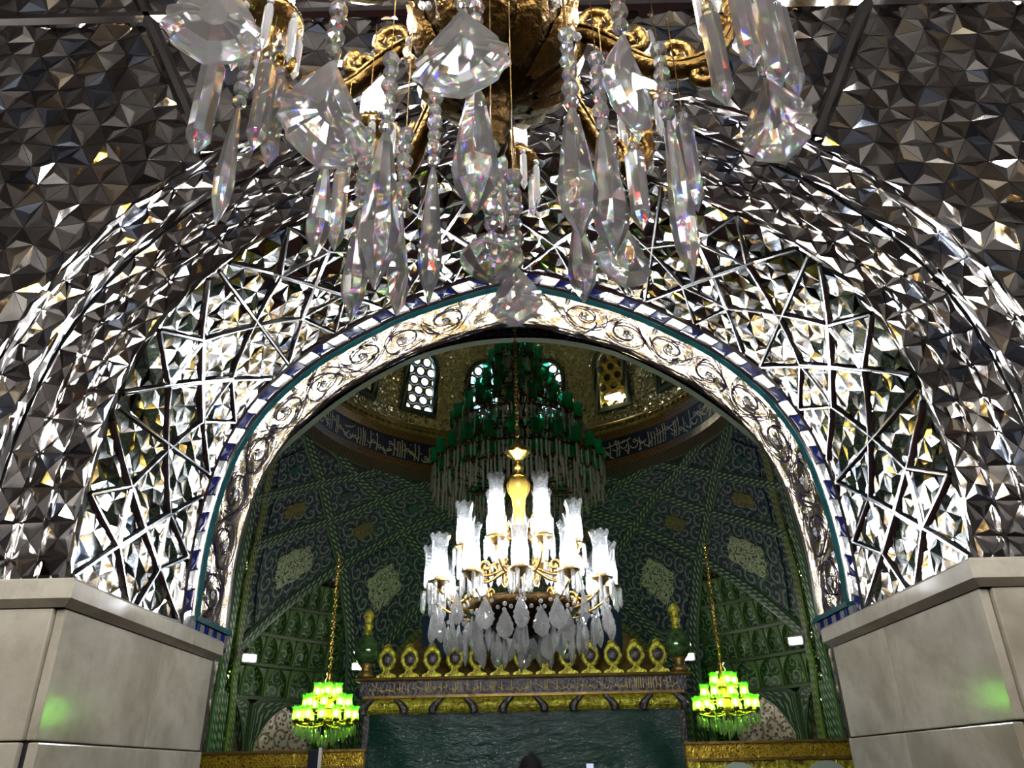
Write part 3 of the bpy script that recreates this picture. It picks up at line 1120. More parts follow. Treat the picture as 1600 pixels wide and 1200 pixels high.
PANELS = [
    ([(-75.5, 3.68), (-56.2, 4.4), (-48.7, 3.68), (-69.5, 2.2)], 'cartouche', 0.84, 0.26),
    ([(-48.7, 3.68), (-33.4, 4.49), (-23.5, 3.55), (-38.5, 2.0)], 'cartouche', 0.84, 0.25),
    ([(-79, 4.42), (-64.2, 4.94), (-56.2, 4.4), (-75.5, 3.68)], 'cartouche_gold', 0.80, 0.21),
    ([(-56.2, 4.4), (-43.1, 4.97), (-33.4, 4.49), (-48.7, 3.68)], 'cartouche_gold', 0.80, 0.20),
    ([(-64.2, 4.94), (-53, 5.24), (-43.1, 4.97), (-56.2, 4.4)], 'teal_knot', 0.78, 0.15),
    ([(-43.1, 4.97), (-33, 5.32), (-19.5, 4.96), (-33.4, 4.49)], 'teal_knot', 0.78, 0.15),
    ([(-33.4, 4.49), (-19.5, 4.96), (-8, 4.53), (-23.5, 3.85)], 'cartouche_gold', 0.80, 0.20),
    ([(-53, 5.24), (-45.5, 5.44), (-33, 5.32), (-43.1, 4.97)], None, 0.74, 0),
    ([(-85.5, 4.9), (-77, 5.36), (-64.2, 4.94), (-79, 4.42)], 'teal_knot', 0.78, 0.13),
]
for Q, pl, sh, sz in PANELS:
    for sx in (1, -1):
        q = [(t * sx, z) for t, z in Q]
        if sx < 0:
            q = [q[1], q[0], q[3], q[2]]
        tile_panel(q, pl, sh, sz)
tile_panel([(-19.5, 4.96), (0, 5.42), (19.5, 4.96), (0, 4.28)], 'cartouche_gold', 0.78, 0.17)
# mirror reveal beside the left and right borders, green lamplight in its colour
for sx in (1, -1):
    for (t0, t1, z0, z1) in ((-73.6, -70.2, 0.2, 2.0), (-76.6, -72.4, 2.0, 2.9), (-79.5, -75.4, 2.9, 3.7)):
        mb = MB()
        mb.grid(lambda a, b: hal(sx * (t0 + (t1 - t0) * a), z0 + (z1 - z0) * b, 0.03), 4, 8)
        mb.build('mosaic_strip', M['greenlit_chips'], hall)

# ---- muqarnas niches
def nrec(Z):
    return 0.06 + 0.44 * min(1.0, max(0.0, (3.55 - Z) / 1.7))


mb = MB()
for sx in (1, -1):
    mb.grid(lambda a, b: hal(sx * a, b, -nrec(b) - 0.06), 16, 30, -76, -38, -1.0, 3.7, uv=lambda a, b: (math.radians(a) * 5, b))
mb.build('niche_lining', M['arabesque_green'], hall)


def arch_cell(t0, t1, z0, z1, rec, mat, parent, rim='rope_cell', name='muqarnas_cell', tip=0.1):
    """pointed-arch cell: raised spandrel frame round a recessed tile"""
    n = 10

    def P(a, b, o):
        return hal(t0 + (t1 - t0) * a, z0 + (z1 - z0) * b, -rec + o)
    arch = []
    for i in range(2 * n + 1):
        u = i / (2 * n)
        x = 0.07 + 0.86 * u
        d = abs(u - 0.5) * 2
        z = 0.50 + 0.42 * (1 - d ** 1.9) + tip * 0.3 * max(0, 1 - d * 4)
        arch.append((x, min(0.95, z)))
    outl = [(0.07, 0.05)] + arch + [(0.93, 0.05)]
    outer = []
    for (x, z) in outl:
        if z <= 0.07:
            outer.append((0.0 if x < 0.5 else 1.0, 0.0))
        else:
            cx, cz = 0.5, 0.35
            dx, dz = x - cx, z - cz
            k = min((0.5 / abs(dx)) if abs(dx) > 1e-6 else 9e9, (0.65 / dz) if dz > 1e-6 else 9e9)
            outer.append((min(1, max(0, cx + dx * k)), min(1, max(0, cz + dz * k))))
    m = len(outl)
    vs = [P(a, b, 0.07) for a, b in outer] + [P(a, b, 0.09) for a, b in outl] + [P(a, b, 0.0) for a, b in outl] + [P(a, b, -0.03) for a, b in outer]
    uv = [(a, 0.0) for a, b in outer] + [(i * 0.06, 1.0) for i in range(m)] + [(i * 0.06, 0.5) for i in range(m)] + [(0, 0)] * m
    fs = []
    for i in range(m - 1):
        fs += [(i, i + 1, m + i + 1, m + i), (m + i, m + i + 1, 2 * m + i + 1, 2 * m + i), (3 * m + i, 3 * m + i + 1, i + 1, i)]
    fs += [(0, m, m + m - 1, m - 1)]
    c = MB().add(vs, fs, uv).build(name, M[rim], parent)
    Rm = hR((z0 + z1) / 2)
    lu, lv = math.radians(abs(t1 - t0)) * Rm, z1 - z0
    vs = [P(a, b, 0.012) for a, b in outl] + [P(0.5, 0.35, 0.02)]
    uv = [(a * lu + t0 * .31, b * lv + z0 * .7) for a, b in outl] + [(0.5 * lu + t0 * .31, 0.35 * lv + z0 * .7)]
    MB().add(vs, [(i, (i + 1) % m, m) for i in range(m)], uv).build('tile_inset', M[mat], c)
    return c


MUQ = [  # z0, z1, theta from, theta to, cells, recess
    (2.80, 3.25, -60.5, -44.6, 5, 0.12),
    (2.28, 2.76, -65.5, -42.5, 6, 0.20),
    (1.78, 2.24, -69.0, -41.8, 7, 0.30),
    (1.28, 1.74, -69.5, -41.5, 5, 0.38),
]
for z0, z1, ta, tb, n, rec in MUQ:
    for sx in (1, -1):
        for i in range(n):
            a, b = ta + (tb - ta) * i / n, ta + (tb - ta) * (i + 1) / n
            arch_cell(sx * (a + 0.15), sx * (b - 0.15), z0, z1, rec, 'arabesque_green', hall)
        strip3([(sx * (ta + (tb - ta) * k / 8), z0 - 0.02) for k in range(9)], [(-0.025, -rec - 0.05), (-0.025, -rec + 0.10), (0.025, -rec + 0.10), (0.025, -rec - 0.05)], 'ledge', M['rope_dark'], hall, 2)
# glitter in the niche crown
for sx in (1, -1):
    mb = MB()
    mb.grid(lambda a, b: hal(sx * (-52.5 + 6 * a + 2.2 * b), 3.27 + 0.28 * b - 0.05 * (a - 0.5) ** 2, 0.02 - 0.08 * (1 - b)), 5, 4)
    mb.build('mirror_crown', M['chip_mirror'], hall)

# ---- lower wall: arched silver recesses, rope pilasters
LOW = [(-79.5, -75.0, 'flat'), (-74.6, -73.0, 'post'), (-72.6, -70.6, 'post'), (-68.5, -61.5, 'arch'), (-60.5, -44.0, 'arch'), (-43.5, -41.5, 'post'), (-38.5, -36.8, 'post')]
for t0, t1, kd in LOW:
    for sx in (1, -1):
        if kd == 'flat':
            mb = MB()
            mb.grid(lambda a, b: hal(sx * (t0 + (t1 - t0) * a), 0.0 + 1.7 * b, 0.02 + 0.012 * math.sin(b * 19) * math.sin(a * 6)), 6, 30, uv=lambda a, b: (a * 0.5, b * 1.7))
            mb.build('silver_panel', M['silver_scroll'], hall)
        elif kd == 'post':
            strip3([(sx * (t0 + t1) / 2, z) for z in (-0.2, 0.3, 0.8, 1.25)], bandsec(0.15, 0.06), 'pilaster', M['rope'], hall, 2)
        else:
            arch_cell(sx * t0, sx * t1, -0.2, 1.24, 0.36, 'silver_scroll', hall, rim='rope', name='arch_surround')

# ---- drum: cornice bands and the inscription
def ringband(z0, z1, o0, o1, name, mat, parent, us=1.0, steps=96, bulge=0.0):
    mb = MB()
    mb.grid(lambda a, b: ((3.84 - o0 - (o1 - o0) * b - bulge * math.sin(PI * b)) * math.sin(a), YCN + (3.84 - o0 - (o1 - o0) * b - bulge * math.sin(PI * b)) * math.cos(a), EYE + z0 + (z1 - z0) * b),
            steps, 4 if bulge else 1, -PI, PI, 0, 1, uv=lambda a, b: (a * 3.8 * us, b if us == 1.0 else b * (z1 - z0)))
    return mb.build(name, mat, parent)


drum = struct(MB().box((0, YCN + 3.9, EYE + 6.05), (0.3, 0.04, 0.3)).build('trim_1', M['grout']), 'inscribed drum ring below the dome')
ringband(5.36, 6.75, -0.03, -0.03, 'drum_wall', M['grout'], drum)
ringband(5.44, 5.64, 0.04, 0.10, 'fluted_cornice', M['flutes'], drum)
ringband(5.44, 5.441, -0.05, 0.04, 'cornice_soffit', M['rope_dark'], drum)
ringband(5.64, 5.80, 0.10, 0.07, 'scroll_band', M['band_orange'], drum, 0.999)
ringband(5.80, 6.26, 0.05, 0.05, 'inscription_ground', plain('cobalt_ground', (0.010, 0.010, 0.055), 0, 0.4, noise=0.5, nscale=25), drum)
ringband(6.26, 6.42, 0.07, 0.10, 'scroll_band', M['band_orange'], drum, 0.999)
ringband(6.42, 6.52, 0.10, 0.17, 'gold_cornice', M['gold_brown'], drum, bulge=0.02)
ringband(6.52, 6.62, 0.20, 0.13, 'gold_cornice', M['gold_brown'], drum, bulge=0.03)
dent = MB()
for i in range(150):
    a = -PI + 2 * PI * i / 150
    dent.box((3.65 * math.sin(a), YCN + 3.65 * math.cos(a), EYE + 6.475), (0.07, 0.06, 0.05), Matrix.Rotation(-a, 3, 'Z'))
dent.build('dentil_row', M['gold_brown'], drum, kind='stuff')
# calligraphic strokes standing proud of the cobalt ground
rnd = random.Random(3)
ins = MB()


def stroke(pts, wd):
    P = np.array(pts, float)
    t = np.gradient(P, axis=0)
    t /= np.linalg.norm(t, axis=1)[:, None] + 1e-9
    nn = np.stack([-t[:, 1], t[:, 0]], 1)
    vs, fs = [], []
    for i in range(len(P)):
        for d in (-wd / 2, wd / 2):
            e = P[i] + nn[i] * d
            a = e[0] / 3.78
            vs.append((3.775 * math.sin(a), YCN + 3.775 * math.cos(a), EYE + 5.80 + e[1]))
    for i in range(len(P) - 1):
        fs.append((2 * i, 2 * i + 1, 2 * i + 3, 2 * i + 2))
    ins.add(vs, fs)


x = -5.6
while x < 5.6:
    k = rnd.random()
    wd = 0.027
    if k < 0.42:      # upright with a slight lean
        h = rnd.uniform(0.30, 0.40)
        stroke([(x + 0.02 * math.sin(t * 3), 0.04 + h * t) for t in np.linspace(0, 1, 5)], wd)
        x += rnd.uniform(0.05, 0.09)
    elif k < 0.75:    # bowl
        r = rnd.uniform(0.05, 0.09)
        z0 = rnd.uniform(0.10, 0.26)
        stroke([(x + r + r * math.cos(PI + t * PI), z0 + r * math.sin(PI + t * PI) * 0.9) for t in np.linspace(0, 1.05, 9)], wd)
        x += r * 1.3
    else:             # loop with a sweeping tail
        z0 = rnd.uniform(0.14, 0.30)
        stroke([(x + 0.035 * math.cos(t), z0 + 0.035 * math.sin(t)) for t in np.linspace(0, 2 * PI, 9)], wd * 0.9)
        stroke([(x + 0.03 + 0.16 * t, z0 - 0.10 * t * (2 - t) + 0.02 * math.sin(t * 5)) for t in np.linspace(0, 1, 6)], wd)
        x += rnd.uniform(0.07, 0.11)
    if rnd.random() < 0.5:
        z0 = rnd.choice((0.06, 0.20, 0.36))
        stroke([(x - 0.03, z0), (x - 0.005, z0 + 0.022)], 0.022)
    if rnd.random() < 0.22:
        z0 = rnd.uniform(0.2, 0.34)
        stroke([(x - 0.22 + 0.24 * t, z0 + 0.06 * t * t) for t in np.linspace(0, 1, 6)], wd)
ins.build('inscription', M['cream'], drum)

# ---- dome with windows
WIN = [-56.25, -33.75, -11.25, 11.25, 33.75, 56.25]
WH = 5.0   # half width in degrees


def in_win(th, Z):
    for c in WIN:
        d = abs(th - c)
        if d < WH and 7.02 < Z < 8.0 + 0.36 * math.sqrt(max(0, 1 - (d / WH) ** 2)):
            return True
    return False


vid, vsl, fsl = {}, [], []


def dv(i, j):
    if (i, j) not in vid:
        th, Z = i * 1.25, 6.6 + j * 0.07
        vid[(i, j)] = len(vsl)
        vsl.append(hal(th, Z) if Z < 11.45 else (0, YCN, EYE + 11.5))
    return vid[(i, j)]


for i in range(-144, 144):
    for j in range(0, 70):
        if in_win((i + 0.5) * 1.25, 6.6 + (j + 0.5) * 0.07):
            continue
        fsl.append((dv(i, j), dv(i + 1, j), dv(i + 1, j + 1), dv(i, j + 1)))
dome = struct(MB().add(vsl, fsl).build('ceiling_dome', M['dome_glitter'], smooth=True), 'gold mirror-chip mosaic dome over the hall')


def win_outline(grow, n=14):
    pts = [(-(WH + grow), 7.02 - grow * 0.06)]
    for i in range(n + 1):
        a = PI - PI * i / n
        pts.append(((WH + grow) * math.cos(a), 8.0 + (0.36 + grow * 0.06) * math.sin(a)))
    pts.append(((WH + grow), 7.02 - grow * 0.06))
    return pts


wl = ['leftmost arched dome window cut off by the arch', 'arched dome window with pale blue sky in its grille', 'arched dome window left of the hanging green chandelier',
      'arched dome window right of the hanging green chandelier', 'gold-lit arched dome window with a tube light', 'rightmost arched dome window cut off by the arch']
for wi, c in enumerate(WIN):
    gold = wi == 4
    o1, o2 = win_outline(-0.35), win_outline(1.3)
    m = len(o1)
    vs = [hal(c + a, z, -0.05) for a, z in o1] + [hal(c + a, z, 0.05) for a, z in o1] + [hal(c + a, z, 0.05) for a, z in o2] + [hal(c + a, z, -0.02) for a, z in o2]
    uv = []
    for ring_ in range(4):
        uv += [(i * 0.12, ring_ / 3) for i in range(m)]
    fs = []
    for i in range(m):
        j = (i + 1) % m
        for k in range(3):
            fs.append((k * m + i, k * m + j, (k + 1) * m + j, (k + 1) * m + i))
    win = struct(MB().add(vs, fs, uv).build('window_%d' % (wi + 1), M['rope_dark']), wl[wi])
    # pierced grille of ring cells
    gm = MB()
    hx = 0.25
    for r in range(-1, 8):
        for q in range(-3, 4):
            cx = (q + 0.5 * (r % 2)) * hx
            cz = 7.10 + r * hx * 0.87
            hexo, circ = [], []
            for k in range(12):
                a = 2 * PI * k / 12 + PI / 6
                rad = hx * 0.5 / math.cos(((a + PI / 6) % (PI / 3)) - PI / 6) if True else 0
                hexo.append((cx + rad * math.cos(a), cz + rad * math.sin(a)))
                circ.append((cx + hx * 0.33 * math.cos(a), cz + hx * 0.33 * math.sin(a)))
            dd = abs(cx / 3.75 * 57.3)
            if dd > WH + 1.2 or cz > 8.0 + 0.40 * math.sqrt(max(0, 1 - (dd / (WH + 1.2)) ** 2)):
                continue
            vs = [hal(c + x / 3.75 * 57.3, z, -0.06) for x, z in hexo] + [hal(c + x / 3.75 * 57.3, z, -0.05) for x, z in circ] + [hal(c + x / 3.75 * 57.3, z, -0.09) for x, z in circ]
            fs = []
            for k in range(12):
                j = (k + 1) % 12
                fs += [(k, j, 12 + j, 12 + k), (12 + k, 12 + j, 24 + j, 24 + k)]
            gm.add(vs, fs)
    gm.build('grille', M['gold'] if gold else M['gold_brown'], win)
    pm = MB()
    pm.add([hal(c + a, z, -0.12) for a, z in win_outline(2.0)] + [hal(c, 7.6, -0.12)], [(i, (i + 1) % m, m) for i in range(m)])
    if gold or wi in (0, 5):
        pm.build('backing_board', M['black_metal'], win)
        if gold:
            MB().box((0, 0, 0), (0.36, 0.05, 0.06), Matrix.Rotation(math.radians(-c), 3, 'Z')).build('tube_light', M['tube_light'], win, loc=Vector(hal(c, 7.25, 0.06)))
    else:
        g = bpy.data.materials.get('window_glass') or None
        if g is None:
            gg = G('window_glass')
            g = gg.done(gg.n('MixShader', {0: 0.08, 1: gg.n('BsdfTransparent', {'Color': (0.9, 0.95, 1, 1)}).outputs[0], 2: gg.n('BsdfGlossy', {'Roughness': 0.05}).outputs[0]}))
        pm.build('pane', g, win)
# ================================================================== shrine enclosure (zarih)
ZX, ZY, ZD = 2.04, 10.2, 3.4
zar = thing('shrine_enclosure', 'gilded tomb enclosure with crest row and green plastic-wrapped front', 'shrine', (0, ZY, 0))
H = lambda z: z + EYE
mb = MB().box((0, ZD / 2, H(0.62) / 2), (3.74, ZD - 0.1, H(0.62)))
mb.build('body', M['silver_carved'], zar)
# wrapped sheet over the front, with real folds
rs = random.Random(11)
ph = [rs.uniform(0, 6) for _ in range(6)]


def fold(a, b):
    x = -1.88 + 3.76 * a
    z = 0.30 + (H(0.66) - 0.30) * b
    e = 4 * (a - 0.5) ** 2
    y = -0.04 - 0.17 * (1 - b) - 0.0055 * math.sin(z * 38 + 3 * math.sin(x * 1.3 + ph[0])) * (0.4 + 0.6 * (1 - e)) - 0.014 * math.sin(x * 9 + z * 6 + ph[1]) * e - 0.004 * math.sin(x * 23 + ph[2] + z * 9) * (1 - b)
    return (x, y, z)


mb = MB()
mb.grid(fold, 150, 60)
mb.build('plastic_sheet', M['sheet'], zar, smooth=True)
for sx in (-1, 1):
    MB().box((sx * 1.915, 0.02, H(0.30)), (0.09, 0.10, 0.68)).build('corner_post', M['silver_carved'], zar)


def frame_ring(z0, z1, x, out, name, mat, bul=0.0):
    """moulding that runs round the enclosure"""
    mb = MB()
    n = 6
    prof = [(out + bul * math.sin(PI * k / n), z0 + (z1 - z0) * k / n) for k in range(n + 1)]
    for i in range(n):
        (o0, a), (o1, b) = prof[i], prof[i + 1]
        r0 = [(-x - o0, -o0, H(a)), (x + o0, -o0, H(a)), (x + o0, ZD + o0, H(a)), (-x - o0, ZD + o0, H(a))]
        r1 = [(-x - o1, -o1, H(b)), (x + o1, -o1, H(b)), (x + o1, ZD + o1, H(b)), (-x - o1, ZD + o1, H(b))]
        # subdivide the long front so procedural script has coordinates
        mb.add(r0 + r1, [(k, (k + 1) % 4, 4 + (k + 1) % 4, 4 + k) for k in range(4)], [(p[0] * 1.6, p[2] * 1.6) for p in r0 + r1])
    lo, hi = prof[0][0], prof[-1][0]
    for (o, z) in ((lo, z0), (hi, z1)):
        mb.add([(-x - o, -o, H(z)), (x + o, -o, H(z)), (x + o, ZD + o, H(z)), (-x - o, ZD + o, H(z))], [(0, 1, 2, 3)])
    return mb.build(name, mat, zar)


frame_ring(0.64, 0.835, 1.88, 0.02, 'gold_swag_band', M['gold_carved'], 0.07)
frame_ring(0.835, 0.865, 1.93, 0.05, 'lower_moulding', M['gold_brown'])
frame_ring(0.865, 1.035, 1.97, 0.05, 'frieze', M['silver_carved'])
frame_ring(1.035, 1.075, 1.99, 0.08, 'upper_moulding', M['gold_brown'], 0.02)
# silver leaf brackets on the gold band, alternately mirrored
for k in range(10):
    xx = -1.92 + 3.84 * k / 9
    sg = 1 if k % 2 else -1
    pts = [(xx + sg * (0.07 * math.cos(2.6 * t - 0.5) - 0.03), 0.655 + 0.17 * t) for t in np.linspace(0, 1, 10)]
    mb = MB()
    vs, fs = [], []
    for i, (x, z) in enumerate(pts):
        ww = 0.026 + 0.034 * math.sin(PI * (0.15 + 0.75 * i / 9))
        for d, y in ((-ww, -0.085), (-ww * 0.4, -0.125), (ww * 0.4, -0.125), (ww, -0.085)):
            vs.append((x + d, y, H(z)))
    for i in range(9):
        for j in range(3):
            fs.append((i * 4 + j, i * 4 + j + 1, i * 4 + j + 5, i * 4 + j + 4))
    mb.add(vs, fs).build('leaf_bracket', M['silver_carved'], zar)
# frieze inscription in gilt strokes
ins = MB()
rz = random.Random(5)


def fstroke(pts, wd=0.011):
    P = np.array(pts, float)
    t = np.gradient(P, axis=0)
    t /= np.linalg.norm(t, axis=1)[:, None] + 1e-9
    nn = np.stack([-t[:, 1], t[:, 0]], 1)
    vs, fs = [], []
    for i in range(len(P)):
        for d, y in ((-wd / 2, -0.052), (0, -0.060), (wd / 2, -0.052)):
            e = P[i] + nn[i] * d
            vs.append((e[0], y, H(e[1])))
    for i in range(len(P) - 1):
        for j in range(2):
            fs.append((3 * i + j, 3 * i + j + 1, 3 * i + j + 4, 3 * i + j + 3))
    ins.add(vs, fs)


x = -1.90
while x < 1.88:
    k = rz.random()
    if k < 0.45:
        fstroke([(x, 0.895 + 0.115 * t) for t in (0, .5, 1)])
        x += rz.uniform(0.022, 0.04)
    elif k < 0.8:
        r = rz.uniform(0.018, 0.034)
        z0 = rz.uniform(0.92, 0.96)
        fstroke([(x + r + r * math.cos(PI + t * PI), z0 + r * math.sin(PI + t * PI)) for t in np.linspace(0, 1, 7)])
        x += r * 1.5
    else:
        z0 = rz.uniform(0.93, 0.99)
        fstroke([(x + 0.07 * t, z0 - 0.03 * t * t) for t in (0, .5, 1)])
        x += 0.05
ins.build('inscription', M['gilt_ink'], zar)
# crest of gilt medallions
def crest_meshes():
    mb = MB()
    n = 26
    vs, fs = [], []
    for i in range(n):
        a = 2 * PI * i / n
        tip = max(0, math.cos(a - PI / 2)) ** 10 * 0.045
        for (r, y) in ((0.066, 0.0), (0.074, -0.03), (0.098 + 0.009 * math.cos(9 * a), -0.042), (0.122 + 0.008 * math.cos(9 * a + 1) + tip, -0.012), (0.120 + tip, 0.03), (0.066, 0.03)):
            vs.append((r * math.cos(a) * 0.92, y, 0.215 + r * math.sin(a) * 1.18))
    for i in range(n):
        j = (i + 1) % n
        for k in range(6):
            fs.append((i * 6 + k, j * 6 + k, j * 6 + (k + 1) % 6, i * 6 + (k + 1) % 6))
    mb.add(vs, fs)
    ring = mb.mesh('crest', M['gold_carved'], True)
    b = MB()
    vs = [(0.064 * math.cos(2 * PI * i / 18), -0.006, 0.075 * math.sin(2 * PI * i / 18)) for i in range(18)]
    vs += [(0.045 * math.cos(2 * PI * i / 18), -0.026, 0.053 * math.sin(2 * PI * i / 18)) for i in range(18)] + [(0, -0.032, 0)]
    b.add(vs, [(i, (i + 1) % 18, 18 + (i + 1) % 18, 18 + i) for i in range(18)] + [(18 + i, 18 + (i + 1) % 18, 36) for i in range(18)])
    boss = b.mesh('boss', M['silver_carved'], True)
    f = MB()
    prof = [(-0.125, 0.0), (-0.115, 0.03), (-0.06, 0.05), (-0.035, 0.085), (-0.05, 0.11), (0.05, 0.11), (0.035, 0.085), (0.06, 0.05), (0.115, 0.03), (0.125, 0.0)]
    m = len(prof)
    f.add([(x, -0.03, z) for x, z in prof] + [(x, 0.03, z) for x, z in prof], [tuple(range(m)), tuple(range(2 * m - 1, m - 1, -1))] + [(i, (i + 1) % m, m + (i + 1) % m, m + i) for i in range(m)])
    return ring, boss, f.mesh('foot', M['gold_carved'])


ring, boss, foot = crest_meshes()
for i in range(13):
    c = put('crest', ring, zar, (-1.70 + 3.40 * i / 12, -0.03, H(1.075)))
    put('boss', boss, c, (0, -0.012, 0.215))
    put('foot', foot, c, (0, 0, 0))
# corner urns
urn_p = [(0.10, 0.0), (0.12, 0.03), (0.07, 0.07), (0.06, 0.12), (0.10, 0.17)]
bulb_p = [(0.10, 0.17), (0.145, 0.24), (0.165, 0.32), (0.15, 0.41), (0.10, 0.48), (0.05, 0.52)]
neck_p = [(0.05, 0.52), (0.045, 0.60), (0.065, 0.63), (0.045, 0.66), (0.05, 0.71), (0.075, 0.755), (0.06, 0.80), (0.02, 0.84)]
for sx in (-1, 1):
    u = MB().lathe(urn_p, 18).build('urn_finial', M['gold_brown'], zar, smooth=True, loc=(sx * 1.97, 0.0, H(1.075)))
    MB().lathe(bulb_p, 18).build('glass_bulb', plain('green_gilt_glass', (0.10, 0.20, 0.07), 0.5, 0.15, noise=0.6, nscale=16) if sx < 0 else bpy.data.materials['green_gilt_glass'], u, smooth=True)
    MB().lathe(neck_p, 18).build('neck', M['gold_carved'], u, smooth=True)
# hipped roof and dark drape behind the crest
vs = [(-1.92, 0.15, H(1.07)), (1.92, 0.15, H(1.07)), (1.92, ZD - 0.15, H(1.07)), (-1.92, ZD - 0.15, H(1.07)), (-1.30, 1.1, H(1.86)), (1.30, 1.1, H(1.86)), (1.30, ZD - 1.1, H(1.86)), (-1.30, ZD - 1.1, H(1.86))]
MB().add(vs, [(0, 1, 5, 4), (1, 2, 6, 5), (2, 3, 7, 6), (3, 0, 4, 7), (4, 5, 6, 7)]).build('roof', M['gold_brown'], zar)


def drape(a, b):
    x = -1.42 + 2.84 * a
    top = 2.10 - 0.10 * math.cos(a * PI * 6)
    z = 1.42 + (top - 1.42) * b - 0.25 * (1 - b) * math.cos(a * PI * 4)
    return (x * (0.92 + 0.08 * b), 0.40 + 0.05 * math.sin(x * 22) + 0.62 * b, H(z))


mb = MB()
mb.grid(drape, 90, 10)
mb.build('drape', M['navy_cloth'], zar, smooth=True)

# ================================================================== gilded fences left and right
for sx, lab in ((-1, 'low gold fence left of the shrine below the left green chandelier'), (1, 'low gold fence right of the shrine with pale arched panels')):
    fx0, fx1 = 1.60, 3.45
    fe = thing('gold_fence', lab, 'fence', (sx * (fx0 + fx1) / 2, 8.5, 0), 'gold fences flanking the shrine')
    wd = fx1 - fx0
    ztop = H(0.235)
    MB().box((0, 0, ztop - 0.012), (wd + 0.04, 0.14, 0.024)).build('cap', M['gold_brown'], fe)
    mb = MB()
    mb.grid(lambda a, b: (-wd / 2 + wd * a, -0.045, ztop - 0.15 + 0.122 * b), 1, 1, uv=lambda a, b: (a * wd * 1.7, b * 0.2))
    mb.box((0, 0.0, ztop - 0.09), (wd, 0.085, 0.122))
    mb.build('frieze', M['gold_script'], fe)
    MB().box((0, 0, ztop - 0.163), (wd + 0.01, 0.11, 0.026)).build('rail', M['gold_brown'], fe)
    for k in range(3):
        MB().box((-wd / 2 + 0.06 + (wd - 0.12) * k / 2, 0, (ztop - 0.176) / 2), (0.12, 0.10, ztop - 0.176)).build('post', M['gold_carved'], fe)
    for k in range(2):
        cx = -wd / 2 + 0.06 + (wd - 0.12) * (k + 0.5) / 2
        pw = (wd - 0.12) / 2 - 0.12
        p = MB().box((cx, 0.01, (ztop - 0.176) / 2), (pw, 0.05, ztop - 0.18)).build('panel', M['gold_carved'], fe)
        ap = [(-0.20, 0.4)] + [(0.20 * math.cos(PI - PI * i / 10), ztop - 0.34 + 0.15 * math.sin(PI * i / 10)) for i in range(11)] + [(0.20, 0.4)]
        m = len(ap)
        MB().add([(cx + x, -0.02, z) for x, z in ap] + [(cx + x, -0.045, z) for x, z in ap], [tuple(range(m, 2 * m))] + [(i, (i + 1) % m, m + (i + 1) % m, m + i) for i in range(m)]).build('arched_light', M['pale_green_panel'], p)
# dark post standing before the left fence
dp = thing('post', 'narrow dark blue post before the left gold fence', 'post', (-2.03, 8.2, 0))
MB().box((0, 0, 0.02), (0.26, 0.26, 0.04)).build('base', M['dark_post'], dp)
MB().box((0, 0, H(0.225) / 2), (0.10, 0.08, H(0.225))).build('shaft', M['dark_post'], dp)
MB().box((0.062, -0.02, H(0.225) - 0.08), (0.024, 0.05, 0.20)).build('white_edge', M['white_plastic'], dp)

# ================================================================== LED floodlights on the hall piers
LEDS = [(-71.6, 1.84, 'leftmost white floodlight on the hall wall'), (-41.2, 1.92, 'white floodlight beside the left urn'), (41.6, 1.96, 'white floodlight beside the right urn'), (72.0, 1.92, 'rightmost white floodlight on the hall wall')]
for th, z, lab in LEDS:
    p = hal(th, z, 0.34)
    aim = Vector((0, 6, EYE + 0.6)) - Vector(p)
    rz_ = math.atan2(aim.x, -aim.y)
    fl = thing('floodlight', lab, 'lamp', p, 'white floodlights on the hall piers', rotz=rz_)
    MB().box((0, 0, 0), (0.26, 0.07, 0.15)).build('housing', M['black_metal'], fl)
    MB().box((0, -0.04, 0), (0.20, 0.012, 0.10)).build('lens', M['bulb_led'], fl)
    MB().box((0, 0.12, 0), (0.04, 0.20, 0.03)).build('bracket', M['black_metal'], fl)
# ================================================================== crystal and lamp shapes (origin at the top, hanging down)
def prism_mesh(name, mat, n=8):
    return MB().lathe([(0.10, 0.0), (0.40, -0.05), (0.50, -0.10), (0.47, -0.76), (0.50, -0.83), (0.03, -1.0)], n).mesh(name, mat)


def spear_mesh(name, mat, n=8):
    return MB().lathe([(0.08, 0.0), (0.20, -0.08), (0.34, -0.32), (0.50, -0.66), (0.42, -0.80), (0.03, -1.0)], n).mesh(name, mat)


def leaf_mesh(name, mat, N=22):
    """flat faceted drop with scalloped lower edge; unit height, unit width"""
    out = []
    for i in range(N):
        f = i / (N - 1)
        hw = 0.5 * (math.sin(PI * min(1.0, f ** 1.6)) ** 0.72) if 0 < f < 1 else 0.0
        hw = max(hw, 0.05 if i == 0 else 0.0)
        if f > 0.45:
            hw *= 1 + 0.08 * math.sin(f * 38)
        out.append((hw, -f))
    ring = out + [(-x, z) for x, z in out[::-1][1:-1]]
    m = len(ring)
    vs, fs = [], []
    for (k, y) in ((1.0, -0.035), (0.66, -0.16), (0.30, -0.20)):
        vs += [(x * k, y, -0.58 + (z + 0.58) * k) for x, z in ring]
    nb = len(vs)
    for (k, y) in ((1.0, 0.035), (0.66, 0.16), (0.30, 0.20)):
        vs += [(x * k, y, -0.58 + (z + 0.58) * k) for x, z in ring]
    for b, sg in ((0, 1), (nb, -1)):
        for r in range(2):
            for i in range(m):
                j = (i + 1) % m
                q = (b + r * m + i, b + r * m + j, b + (r + 1) * m + j, b + (r + 1) * m + i)
                fs += [(q[0], q[1], q[2]), (q[0], q[2], q[3])] if i % 2 else [(q[0], q[1], q[3]), (q[1], q[2], q[3])]
        fs.append(tuple(b + 2 * m + i for i in range(m)))
    for i in range(m):
        j = (i + 1) % m
        fs.append((i, j, nb + j, nb + i))
    return MB().add(vs, fs).mesh(name, mat)


